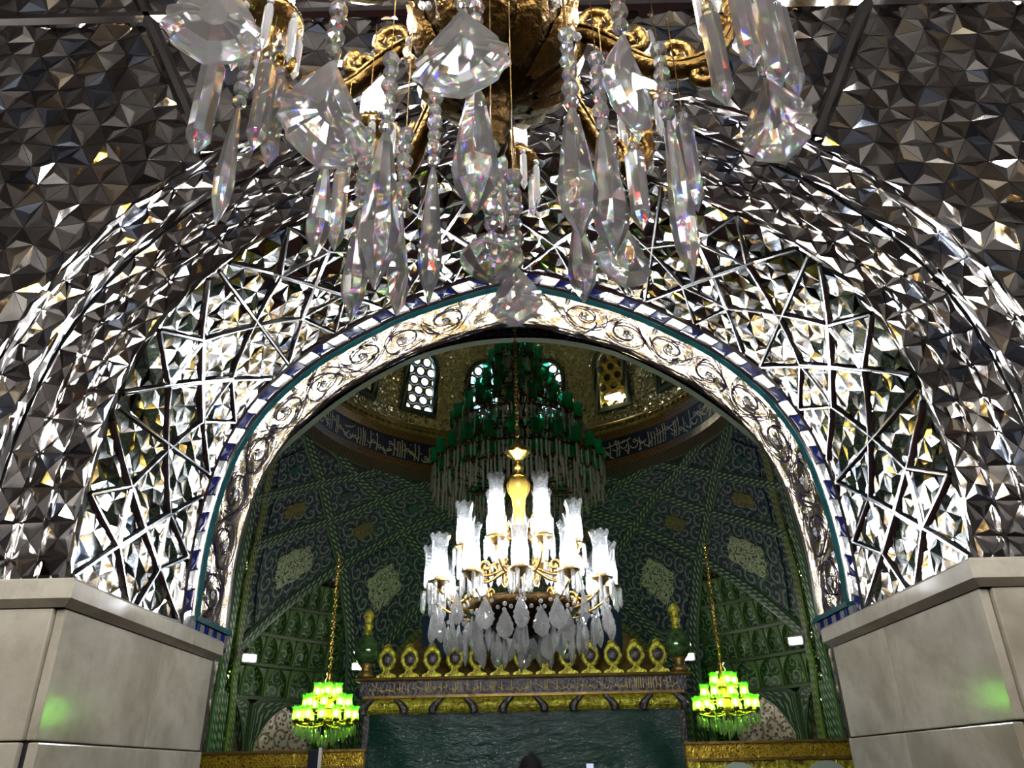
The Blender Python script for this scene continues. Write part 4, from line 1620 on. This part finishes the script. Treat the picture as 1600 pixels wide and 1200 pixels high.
def bead_mesh(name, mat, n=8):
    return MB().lathe([(0.12, 0.5), (0.40, 0.32), (0.50, 0.0), (0.40, -0.32), (0.12, -0.5)], n).mesh(name, mat)


def shade_mesh(name, mat, r, h, n=32, petals=8):
    prof = [(0.66, 0.0), (0.84, 0.05), (0.90, 0.14), (0.88, 0.34), (0.80, 0.55), (0.78, 0.70), (0.88, 0.86), (1.08, 1.0)]
    vs, fs = [], []
    for k, (rr, z) in enumerate(prof):
        for i in range(n):
            a = 2 * PI * i / n
            zz = z - (0.075 * (1 - abs(math.cos(a * petals / 2))) if k == len(prof) - 1 else 0)
            vs.append((r * rr * math.cos(a), r * rr * math.sin(a), h * zz))
    for k in range(len(prof) - 1):
        for i in range(n):
            j = (i + 1) % n
            fs.append((k * n + i, k * n + j, (k + 1) * n + j, (k + 1) * n + i))
    return MB().add(vs, fs).mesh(name, mat, True)


def bulb_mesh(name, mat, r, h):
    return MB().lathe([(0.35 * r, 0.0), (0.85 * r, 0.2 * h), (r, 0.5 * h), (0.75 * r, 0.8 * h), (0.1 * r, h)], 10).mesh(name, mat, True)


def chain(parent, p, q, mat, link=0.045, th=0.006):
    p, q = Vector(p), Vector(q)
    n = max(2, int((q - p).length / (link * 0.8)))
    mb = MB()
    for i in range(n):
        c = p + (q - p) * (i + 0.5) / n
        pts = []
        for k in range(9):
            a = 2 * PI * k / 8
            o = (link * 0.32 * math.cos(a), link * 0.55 * math.sin(a))
            pts.append(c + (Vector((o[0], 0, o[1])) if i % 2 else Vector((0, o[0], o[1]))))
        mb.tube(pts, th, 5)
    return mb.build('chain', mat, parent)


def spiral_pts(c, ax, ay, r0, turns, a0, hand=1, n=22, end=0.12):
    return [Vector(c) + Vector(ax) * (r0 * (1 - (1 - end) * t) * math.cos(a0 + hand * 2 * PI * turns * t)) + Vector(ay) * (r0 * (1 - (1 - end) * t) * math.sin(a0 + hand * 2 * PI * turns * t)) for t in np.linspace(0, 1, n)]


# ================================================================== bright chandelier in the hall entrance
ME = {}
ME['prism2'] = prism_mesh('prism', M['crystal_far'])
ME['spear2'] = spear_mesh('spear_drop', M['crystal_far'])
ME['leaf2'] = leaf_mesh('pendeloque', M['crystal_far'], 14)
ME['bead2'] = bead_mesh('bead', M['crystal_far'], 6)
ME['shade2'] = shade_mesh('glass_shade', M['shade'], 0.078, 0.37)
ME['cup2'] = MB().lathe([(0.015, -0.06), (0.03, -0.04), (0.055, -0.02), (0.085, -0.008), (0.088, 0.004), (0.045, 0.008), (0.04, 0.05), (0.03, 0.052)], 16).mesh('cup', M['brass'], True)


def radial(r, th, z):
    a = math.radians(th)
    return (r * math.sin(a), r * math.cos(a), z)


def hall_chandelier(loc, label, bulbmat, chain_top, br=0.026, bh=0.11):
    ch = thing('chandelier', label, 'chandelier', loc)
    bulb = bulb_mesh('bulb', bulbmat, br, bh)
    # stem
    MB().lathe([(0.02, 2.70), (0.05, 2.655), (0.10, 2.60), (0.115, 2.585), (0.10, 2.575), (0.07, 2.54), (0.03, 2.515), (0.02, 2.50)], 16, wob=lambda a, k: 1 + (0.12 * math.cos(8 * a) if 0 < k < 5 else 0)).build('canopy', M['gold'], ch, smooth=True)
    MB().lathe([(0.02, 2.50), (0.045, 2.47), (0.055, 2.445), (0.04, 2.42), (0.02, 2.405), (0.03, 2.395), (0.07, 2.37), (0.085, 2.335)], 16).build('knob', M['gold'], ch, smooth=True)
    MB().lathe([(0.085, 2.335), (0.100, 2.28), (0.095, 2.22), (0.06, 2.15), (0.05, 2.05), (0.06, 1.95), (0.075, 1.90)], 16, wob=lambda a, k: 1 + 0.06 * math.cos(8 * a)).build('stem_glass', M['amber_glass'], ch, smooth=True)
    MB().lathe([(0.075, 1.90), (0.13, 1.86), (0.12, 1.83), (0.06, 1.78), (0.05, 1.60), (0.09, 1.55), (0.10, 1.46), (0.05, 1.40), (0.05, 1.30), (0.30, 1.28), (0.46, 1.25), (0.48, 1.20), (0.44, 1.14), (0.25, 1.02), (0.06, 0.96), (0.02, 0.90)], 24).build('body', M['brass_dark'], ch, smooth=True)
    chain(ch, (0, 0, 2.70), (0, 0, chain_top), M['brass'], 0.05, 0.006)
    tiers = [(4, 0.27, 1.93, 45, 1.88), (8, 0.50, 1.68, 22.5, 1.55), (12, 0.745, 1.36, 0, 1.26)]
    for n, r, zb, a0, zs in tiers:
        for i in range(n):
            th = a0 + 360.0 * i / n
            # S-scroll arm with curls
            pth = [radial(0.06 + (r - 0.06) * t, th, zs + (zb - 0.06 - zs) * t ** 3 - 0.10 * math.sin(PI * t) + 0.03 * math.sin(2 * PI * t)) for t in np.linspace(0, 1, 14)]
            arm = MB().tube(pth, [0.016 - 0.006 * t for t in np.linspace(0, 1, 14)], 6)
            ax = Vector(radial(1, th, 0))
            c = Vector(radial(r * 0.62, th, zs - 0.02))
            arm.tube(spiral_pts(c, ax, (0, 0, 1), 0.062, 1.4, -1.6), [0.013] * 22, 5)
            arm.build('arm', M['brass'], ch, smooth=True)
            p = Vector(radial(r, th, zb))
            put('cup', ME['cup2'], ch, p)
            put('glass_shade', ME['shade2'], ch, p + Vector((0, 0, 0.012)))
            put('bulb', bulb, ch, p + Vector((0, 0, 0.055)))
            for k in range(6):
                a = 60 * k + th + 15
                q = p + Vector(radial(0.082, a, -0.006))
                put('prism', ME['prism2'], ch, q, (0, 0, math.radians(a)), (0.034, 0.034, 0.17 + 0.02 * (k % 2)))
    rl = random.Random(21)
    # hanging pendeloques and spear drops in rings
    for n, r, zt, L, wd, kind in ((16, 0.73, 1.22, 0.25, 0.135, 'leaf2'), (14, 0.60, 1.12, 0.24, 0.13, 'leaf2'), (12, 0.46, 1.08, 0.27, 0.055, 'spear2'), (10, 0.34, 1.03, 0.24, 0.12, 'leaf2'), (10, 0.24, 1.02, 0.26, 0.055, 'spear2'), (1, 0.0, 0.93, 0.16, 0.12, 'leaf2')):
        for i in range(n):
            th = 360.0 * i / n + rl.uniform(-4, 4) + (11 if n == 14 else 0)
            p = Vector(radial(r, th, zt + rl.uniform(-0.05, 0.03)))
            put('pendeloque' if kind == 'leaf2' else 'spear_drop', ME[kind], ch, p, (0, 0, math.radians(-th + rl.uniform(-35, 35))), (wd, wd if kind != 'leaf2' else wd * 0.9, L))
            if kind == 'leaf2':
                put('bead', ME['bead2'], ch, p + Vector((0, 0, 0.02)), None, 0.035)
    # swags of beads over the bowl
    for i in range(12):
        for k in range(5):
            t = (k + 0.5) / 5
            th = 30 * (i + t)
            put('bead', ME['bead2'], ch, radial(0.50, th, 1.22 - 0.11 * math.sin(PI * t)), None, 0.034)
    return ch


hall_chandelier((0.0, 6.5, EYE), 'brightly lit crystal chandelier with white glass shades hanging in the archway', M['bulb_mid'], 4.60)

for x_, y_, lab in ((-2.95, 0.2, 'added unseen chandelier lighting the mirrors, beside the viewer on the left'), (2.95, 0.2, 'added unseen chandelier lighting the mirrors, beside the viewer on the right'), (-1.5, -1.7, 'added unseen chandelier lighting the mirrors, behind the viewer to the left'), (1.5, -1.7, 'added unseen chandelier lighting the mirrors, behind the viewer to the right'), (0.0, -4.4, 'added unseen chandelier lighting the mirrors, deep in the room behind the viewer')):
    hall_chandelier((x_, y_, EYE + 0.9), lab, M['bulb_added'], 4.08, 0.055, 0.24)  # out of view, added to put sparkle on the mirror facets

# ================================================================== tiered emerald chandelier under the dome
ch3 = thing('chandelier', 'huge unlit chandelier of emerald glass cups hanging under the dome', 'chandelier', (0, YCN, EYE))
cup3 = shade_mesh('glass_cup', M['shade_emerald'], 0.085, 0.26, 14, 6)
sock = MB().lathe([(0.02, -0.06), (0.06, -0.03), (0.075, 0.0), (0.05, 0.02)], 10).mesh('socket', M['brass_dark'], True)
MB().lathe([(0.03, 8.2), (0.05, 7.3), (0.10, 7.0), (0.06, 6.7), (0.14, 6.4), (0.08, 6.1), (0.17, 5.8), (0.10, 5.4), (0.20, 5.0), (0.12, 4.7), (0.22, 4.4), (0.10, 4.1), (0.02, 3.95)], 14).build('stem', M['brass_dark'], ch3, smooth=True)
chain(ch3, (0, 0, 8.1), (0, 0, 11.4), M['brass'], 0.12, 0.015)
rl = random.Random(4)
for n, r, zt in ((5, 0.20, 6.92), (9, 0.42, 6.66), (10, 0.52, 6.30), (13, 0.66, 6.02), (15, 0.85, 5.70), (18, 1.06, 5.45), (17, 0.88, 5.12), (16, 0.80, 4.86), (24, 1.36, 4.74), (24, 1.30, 4.50), (16, 1.0, 4.55)):
    MB().tube([radial(r - 0.02, 360 * i / 24, zt - 0.30) for i in range(25)], 0.018, 5).build('hoop', M['brass_dark'], ch3)
    for i in range(n):
        p = Vector(radial(r, 360.0 * i / n + 7 * n, zt - 0.26 + rl.uniform(-0.02, 0.02)))
        put('glass_cup', cup3, ch3, p)
        put('socket', sock, ch3, p)
    fr = MB()
    for i in range(n * 5):
        a = 360.0 * i / (n * 5)
        L = rl.uniform(0.22, 0.42)
        p = radial(r + rl.uniform(-0.09, 0.08), a, zt - 0.30)
        fr.lathe([(0.003, 0), (0.016, -0.05), (0.014, -L * 0.8), (0.002, -L)], 4, p)
    fr.build('crystal_fringe', M['fringe'], ch3, kind='stuff')
    for i in range(n):
        if rl.random() < 0.4:
            a = 360.0 * i / n
            MB().tube([radial(0.1 + (r - 0.1) * t, a, zt - 0.34 - 0.08 * math.sin(PI * t)) for t in np.linspace(0, 1, 6)], 0.014, 5).build('arm', M['brass_dark'], ch3)

# ================================================================== two lit green chandeliers
cup4 = shade_mesh('glass_cup', M['shade_green'], 0.066, 0.185, 16, 6)
bulb4 = bulb_mesh('bulb', M['bulb_green'], 0.026, 0.075)
sock4 = MB().lathe([(0.01, -0.05), (0.05, -0.02), (0.06, 0.0), (0.035, 0.03)], 10).mesh('socket', M['gold'], True)
for loc, top, lab in (((-2.92, 12.3, EYE), 5.2, 'green glass chandelier glowing in front of the left niche'), ((2.99, 12.3, EYE + 0.03), 5.2, 'green glass chandelier glowing in front of the right niche')):
    c4 = thing('chandelier', lab, 'chandelier', loc, 'lit green chandeliers in the niches')
    MB().lathe([(0.01, 1.42), (0.05, 1.38), (0.03, 1.34), (0.06, 1.28), (0.04, 1.18), (0.07, 1.08), (0.05, 0.95), (0.09, 0.80), (0.05, 0.70), (0.01, 0.60)], 12).build('stem', M['gold'], c4, smooth=True)
    chain(c4, (0, 0, 1.40), (0, 0, 3.2), M['gold'], 0.07, 0.010)
    for n, r, zb in ((5, 0.16, 1.06), (8, 0.31, 0.90), (13, 0.43, 0.73)):
        MB().tube([radial(r, 360 * i / 20, zb - 0.03) for i in range(21)], 0.012, 5).build('hoop', M['gold'], c4)
        for i in range(n):
            a = 360.0 * i / n + n * 5
            p = Vector(radial(r, a, zb))
            put('socket', sock4, c4, p)
            put('glass_cup', cup4, c4, p + Vector((0, 0, 0.005)))
            put('bulb', bulb4, c4, p + Vector((0, 0, 0.035)))
        for k in range(3):
            MB().tube([radial(r * t, 120 * k + 20, zb - 0.05 - 0.04 * math.sin(PI * t)) for t in np.linspace(0.05, 1, 6)], 0.010, 5).build('arm', M['gold'], c4)
    rl = random.Random(9)
    fr = MB()
    for i in range(150):
        r = 0.46 * math.sqrt(rl.random())
        L = rl.uniform(0.10, 0.16)
        fr.lathe([(0.003, 0), (0.014, -0.03), (0.012, -L * 0.8), (0.002, -L)], 5, radial(r, rl.uniform(0, 360), 0.67 - 0.22 * (1 - r / 0.46)))
    fr.build('crystal_fringe', M['fringe'], c4, kind='stuff')

# ================================================================== chandelier overhead, close to the viewer
CX, CY = -0.035, 1.35
ch1 = thing('chandelier', 'large antique brass chandelier with clear cut crystals hanging close overhead', 'chandelier', (CX, CY, EYE))
petal = lambda a, k: 1 + (0.045 * abs(math.sin(6 * a)) if 6 <= k <= 15 else 0)
body_p = [(0.004, 1.27), (0.020, 1.285), (0.030, 1.31), (0.022, 1.335), (0.034, 1.36), (0.046, 1.385), (0.034, 1.41), (0.040, 1.43), (0.055, 1.445), (0.075, 1.455), (0.105, 1.475), (0.150, 1.515), (0.185, 1.565), (0.200, 1.615), (0.196, 1.65), (0.207, 1.665), (0.205, 1.69), (0.15, 1.72), (0.12, 1.80), (0.14, 1.90), (0.10, 2.00), (0.06, 2.10), (0.05, 2.6)]
MB().lathe(body_p, 48, wob=petal).build('body', M['brass_dark'], ch1, smooth=True)
chain(ch1, (0, 0, 2.58), (0, 0, ZT), M['brass_dark'], 0.10, 0.012)
# cast acanthus leaves round the bowl
for i in range(12):
    th = 30 * i
    mb = MB()
    vs, fs = [], []
    for k in range(9):
        t = k / 8
        rr = np.interp(1.465 + 0.19 * t, [p[1] for p in body_p], [p[0] for p in body_p]) + 0.012 + 0.014 * math.sin(PI * t) + (0.02 * t ** 6)
        hw = 0.042 * math.sin(PI * (0.12 + 0.8 * t)) * (1 + 0.22 * math.sin(t * 26))
        for d, o in ((-1, -0.012), (-0.5, 0.006), (0, -0.002), (0.5, 0.006), (1, -0.012)):
            a = math.radians(th) + d * hw / max(0.05, rr)
            vs.append(((rr + o) * math.sin(a), (rr + o) * math.cos(a), 1.465 + 0.19 * t))
    for k in range(8):
        for q in range(4):
            fs.append((k * 5 + q, k * 5 + q + 1, k * 5 + q + 6, k * 5 + q + 5))
    mb.add(vs, fs).build('acanthus_leaf', M['brass_old'], ch1, smooth=True)
    st = put('crystal_stud', bead_mesh('crystal_stud', M['crystal_far']), ch1, radial(0.212, th + 15, 1.60), None, 0.022)
ME['prism1'] = prism_mesh('prism', M['crystal'])
ME['spear1'] = spear_mesh('spear_drop', M['crystal'])
ME['leaf1'] = leaf_mesh('pendeloque', M['crystal'])
ME['bead1'] = bead_mesh('bead', M['crystal'])
ME['shade1'] = shade_mesh('glass_shade', M['shade'], 0.058, 0.30)
bulb1 = bulb_mesh('bulb', M['bulb_near'], 0.030, 0.14)
candle = MB().lathe([(0.020, 0.0), (0.021, 0.01), (0.020, 0.055), (0.014, 0.06)], 12).mesh('candle_sleeve', M['cream'], True)
cup = MB().lathe([(0.010, -0.105), (0.022, -0.095), (0.014, -0.08), (0.026, -0.065), (0.020, -0.05), (0.034, -0.035), (0.060, -0.020), (0.084, -0.006), (0.086, 0.004), (0.066, 0.008), (0.060, 0.012), (0.058, 0.045), (0.050, 0.048)], 24).mesh('cup', M['brass_old'], True)
gal = MB()
for i in range(30):
    a = 2 * PI * i / 30
    gal.lathe([(0.002, -0.006), (0.006, 0.0), (0.002, 0.006)], 6, (0.080 * math.cos(a), 0.080 * math.sin(a), 0.010))
gallery = gal.mesh('beaded_gallery', M['brass_dark'])
for i in range(8):
    th = 45 * i + 4
    rad = lambda r, z: Vector(radial(r, th, z))
    ctrl = [(0.17, 1.67), (0.235, 1.655), (0.30, 1.60), (0.36, 1.535), (0.43, 1.505), (0.51, 1.525), (0.565, 1.585), (0.590, 1.65), (0.600, 1.71)]
    c2 = catmull(ctrl, 4)
    arm = MB()
    n2 = len(c2)
    arm.tube([rad(r, z) for r, z in c2], [0.027 - 0.010 * abs(2 * k / (n2 - 1) - 0.9) for k in range(n2)], 10)
    ax, az = Vector(radial(1, th, 0)), Vector((0, 0, 1))
    side = ax.cross(az)
    # ridge lines along the arm
    for sd in (-1, 1):
        arm.tube([rad(r, z + 0.007) + side * (0.020 * sd) for r, z in c2[:n2 - 4]], 0.008, 6)
    a_o = arm.build('arm', M['brass_old'], ch1, smooth=True)
    # acanthus curls on the arm
    for (r, z, rr, a0, hd, tn) in ((0.255, 1.695, 0.055, -1.6, 1, 1.5), (0.335, 1.615, 0.045, 1.2, -1, 1.4), (0.44, 1.555, 0.050, -1.4, 1, 1.5), (0.50, 1.485, 0.042, 1.6, -1, 1.3), (0.550, 1.635, 0.036, 0.2, 1, 1.3)):
        pts = spiral_pts(rad(r, z), ax, az, rr, tn, a0, hd)
        MB().tube(pts, [0.017 - 0.006 * t for t in np.linspace(0, 1, 22)], 6).build('scroll_curl', M['brass_old'], a_o, smooth=True)
    p = rad(0.60, 1.805)
    put('cup', cup, ch1, p)
    put('beaded_gallery', gallery, ch1, p)
    put('candle_sleeve', candle, ch1, p + Vector((0, 0, 0.012)))
    put('glass_shade', ME['shade1'], ch1, p + Vector((0, 0, 0.018)))
    put('bulb', bulb1, ch1, p + Vector((0, 0, 0.07)))
    for k in range(7):
        a = 360 / 7 * k + 10 * i
        q = p + Vector(radial(0.078, a, -0.014))
        put('bead', ME['bead1'], ch1, q, None, 0.020)
        put('prism', ME['prism1'], ch1, q + Vector((0, 0, -0.010)), (0, 0, math.radians(a)), (0.024, 0.024, 0.15 + 0.012 * (k % 3)))
NEAR = [('leaf', -0.471, -0.411, 1.357, 0.241, 0.163, 20), ('leaf', -0.249, -0.406, 1.126, 0.25, 0.152, 35), ('leaf', -0.016, -0.476, 1.154, 0.205, 0.157, -10), ('leaf', 0.259, -0.421, 1.154, 0.231, 0.118, 40), ('leaf', 0.578, -0.24, 1.24, 0.223, 0.136, -35), ('leaf', 0.266, -0.158, 0.967, 0.169, 0.131, 30), ('leaf', 0.064, -0.232, 0.803, 0.129, 0.091, -15), ('fan', 0.023, -0.242, 0.867, 0.105, 0.115, 0), ('leaf', -0.155, -0.166, 0.982, 0.238, 0.06, 60), ('spear', 0.003, -0.417, 1.037, 0.273, 0.076, 0), ('spear', 0.175, -0.31, 1.09, 0.293, 0.073, 0), ('spear', 0.182, -0.221, 0.914, 0.188, 0.052, 0), ('spear', 0.241, -0.232, 1.113, 0.298, 0.072, 0), ('spear', 0.37, -0.239, 1.127, 0.378, 0.052, 0), ('spear', -0.102, -0.127, 1.127, 0.338, 0.048, 0), ('spear', -0.236, -0.167, 0.984, 0.252, 0.05, 0), ('spear', -0.175, -0.271, 1.08, 0.35, 0.075, 0), ('spear', -0.506, -0.187, 1.246, 0.304, 0.043, 0), ('spear', -0.327, -0.131, 1.135, 0.232, 0.051, 0), ('prism', -0.324, -0.013, 1.234, 0.228, 0.038, 0), ('prism', -0.533, -0.267, 1.295, 0.248, 0.049, 0), ('prism', 0.452, -0.333, 1.314, 0.248, 0.043, 0), ('prism', 0.492, -0.388, 1.312, 0.213, 0.041, 0), ('prism', 0.554, -0.343, 1.334, 0.235, 0.045, 0), ('prism', 0.602, -0.304, 1.366, 0.25, 0.039, 0), ('prism', -0.455, -0.196, 1.376, 0.255, 0.041, 0), ('prism', -0.458, -0.11, 1.426, 0.271, 0.041, 0), ('prism', 0.037, 0.089, 1.366, 0.237, 0.032, 0), ('prism', 0.421, -0.164, 1.201, 0.236, 0.04, 0), ('prism', 0.356, 0.051, 1.33, 0.24, 0.049, 0)]
fan = MB().lathe([(0.03, 0.0), (0.30, -0.30), (0.50, -0.55), (0.49, -0.62), (0.30, -0.85), (0.06, -1.0)], 14).mesh('fan_ball', M['crystal'])
NEAR_BOTTOM = {}
for kind, x, y, z, Lh, wd, rot in NEAR:
    x += -0.06 - CX
    me, nm, sy = {'leaf': (ME['leaf1'], 'pendeloque', 0.75), 'spear': (ME['spear1'], 'spear_drop', 1), 'prism': (ME['prism1'], 'prism', 1), 'fan': (fan, 'fan_ball', 1)}[kind]
    put(nm, me, ch1, (x, y, z), (0, 0, math.radians(rot)), (wd, wd * sy, Lh))
    # beads and wire up to the arm level
    zt = 1.52
    if kind == 'prism':
        put('bead', ME['bead1'], ch1, (x, y, z + 0.012), None, 0.026)
        MB().tube([(x, y, z), (x, y, max(z + 0.05, zt))], 0.0015, 4).build('wire', M['brass_old'], ch1)
        continue
    MB().tube([(x, y, z), (x, y, max(z + 0.03, zt))], 0.0015, 4).build('wire', M['brass_old'], ch1)
    k = 0
    zz = z + 0.018
    while zz < zt - 0.02 and k < 6:
        put('bead', ME['bead1'], ch1, (x, y, zz), None, 0.030 if k % 2 == 0 else 0.036)
        zz += 0.036
        k += 1
# ================================================================== two visitors in black before the shrine (only the tops show)
def person(loc, h, label, raise_phone, rotz=0.0):
    s = h / 1.70
    root = thing('person', label, 'person', loc, rotz=rotz)
    # joints: local +Y is the way the person faces
    J = {'pel': (0, 0, .95), 'sp': (0, 0.01, 1.15), 'ch': (0, 0, 1.34), 'nk': (0, 0.01, 1.46), 'hb': (0, 0.02, 1.54), 'ht': (0, 0.02, 1.64),
         'hl': (-.09, 0, .92), 'kl': (-.10, .03, .50), 'al': (-.10, -.01, .08), 'tl': (-.10, .14, .03), 'hr': (.09, 0, .92), 'kr': (.10, .03, .50), 'ar': (.10, -.01, .08), 'tr': (.10, .14, .03),
         'sl': (-.17, 0, 1.40), 'sr': (.17, 0, 1.40), 'el': (-.23, -.02, 1.12)}
    J['wl'] = (-.20, .12, .90)
    if raise_phone:
        J['er'], J['wr'] = (.25, .12, 1.34), (.17, .24, 1.58)
    else:
        J['er'], J['wr'] = (.23, -.02, 1.12), (.20, .12, .90)
    R = {'pel': .13, 'sp': .12, 'ch': .135, 'nk': .055, 'hb': .085, 'ht': .075, 'hl': .085, 'kl': .058, 'al': .038, 'tl': .03, 'hr': .085, 'kr': .058, 'ar': .038, 'tr': .03,
         'sl': .055, 'sr': .055, 'el': .042, 'er': .042, 'wl': .028, 'wr': .028}
    E = [('pel', 'sp'), ('sp', 'ch'), ('ch', 'nk'), ('nk', 'hb'), ('hb', 'ht'), ('pel', 'hl'), ('hl', 'kl'), ('kl', 'al'), ('al', 'tl'), ('pel', 'hr'), ('hr', 'kr'), ('kr', 'ar'), ('ar', 'tr'),
         ('ch', 'sl'), ('sl', 'el'), ('el', 'wl'), ('ch', 'sr'), ('sr', 'er'), ('er', 'wr')]
    # hands: palm, four fingers and a thumb
    for sd, sg in (('l', -1), ('r', 1)):
        w0 = Vector(J['w' + sd])
        d = (w0 - Vector(J['e' + sd])).normalized()
        across = Vector((1, 0, 0)) if abs(d.x) < 0.8 else Vector((0, 1, 0))
        J['p' + sd] = tuple(w0 + d * 0.07)
        R['p' + sd] = 0.024
        E.append(('w' + sd, 'p' + sd))
        for k in range(4):
            a, b = 'f%d%s' % (k, sd), 'g%d%s' % (k, sd)
            o = across * (0.021 * (k - 1.5))
            ln = (0.033, 0.040, 0.037, 0.028)[k]
            J[a] = tuple(w0 + d * (0.085 + ln) + o)
            J[b] = tuple(w0 + d * (0.085 + ln * 1.7) + o + Vector((0, 0.022, 0)))
            R[a], R[b] = 0.009, 0.008
            E += [('p' + sd, a), (a, b)]
        J['t' + sd + 'm'] = tuple(w0 + d * 0.06 - across * (0.055 * sg))
        R['t' + sd + 'm'] = 0.010
        E.append(('p' + sd, 't' + sd + 'm'))
    ks = list(J)
    me = bpy.data.meshes.new('body')
    me.from_pydata([Vector(J[k]) * s for k in ks], [(ks.index(a), ks.index(b)) for a, b in E], [])
    me.materials.append(M['skin'])
    body = put('body', me, root)
    sk = body.modifiers.new('skin', 'SKIN')
    if me.skin_vertices:
        for i, k in enumerate(ks):
            v = me.skin_vertices[0].data[i]
            v.radius = (R[k] * s, R[k] * s)
            v.use_root = (k == 'pel')
    ss_ = body.modifiers.new('smooth', 'SUBSURF')
    ss_.levels = ss_.render_levels = 1
    # long black robe and head cloth
    el = [(0.25, 0.10), (0.24, 0.45), (0.21, 0.90), (0.20, 1.15), (0.235, 1.34), (0.20, 1.44), (0.10, 1.50)]
    vs, fs = [], []
    n = 28
    for r, z in el:
        for i in range(n):
            a = 2 * PI * i / n
            rr = r * (1 + 0.05 * math.cos(7 * a + z * 3))
            vs.append((rr * math.cos(a) * s * 1.05, rr * math.sin(a) * s * 0.80, z * s))
    for k in range(len(el) - 1):
        for i in range(n):
            j = (i + 1) % n
            fs.append((k * n + i, k * n + j, (k + 1) * n + j, (k + 1) * n + i))
    MB().add(vs, fs).build('robe', M['black_cloth'], root, smooth=True)
    vs, fs = [], []
    hp = [(0.16, 1.44, -0.02), (0.115, 1.50, -0.01), (0.118, 1.57, 0.0), (0.122, 1.64, 0.005), (0.105, 1.70, 0.01), (0.065, 1.735, 0.012), (0.01, 1.748, 0.012)]
    for r, z, y in hp:
        for i in range(18):
            a = math.radians(130 + 280 * i / 17)      # open towards the face
            vs.append((r * math.cos(a) * s * 0.9, (r * math.sin(a) + y) * s, z * s))
    for k in range(len(hp) - 1):
        for i in range(17):
            fs.append((k * 18 + i, k * 18 + i + 1, (k + 1) * 18 + i + 1, (k + 1) * 18 + i))
    MB().add(vs, fs).build('head_cloth', M['black_cloth'], root, smooth=True)
    return root, Vector(J['pr']) * s


person((0.06, 8.3, 0), 1.70, 'person in a black head covering standing before the shrine, seen from behind', False)
r_, hand = person((0.48, 8.0, 0), 1.56, 'shorter person in black holding up a phone before the shrine', True)
ph = thing('phone', 'small phone with a lit pale screen held up before the shrine', 'phone', (0.48 + hand.x + 0.01, 8.0 + hand.y + 0.045, hand.z + 0.01))
MB().box((0, 0, 0.075), (0.075, 0.009, 0.15)).build('case', M['black_metal'], ph)
MB().box((0, -0.0055, 0.075), (0.068, 0.002, 0.138)).build('screen', M['phone_screen'], ph)
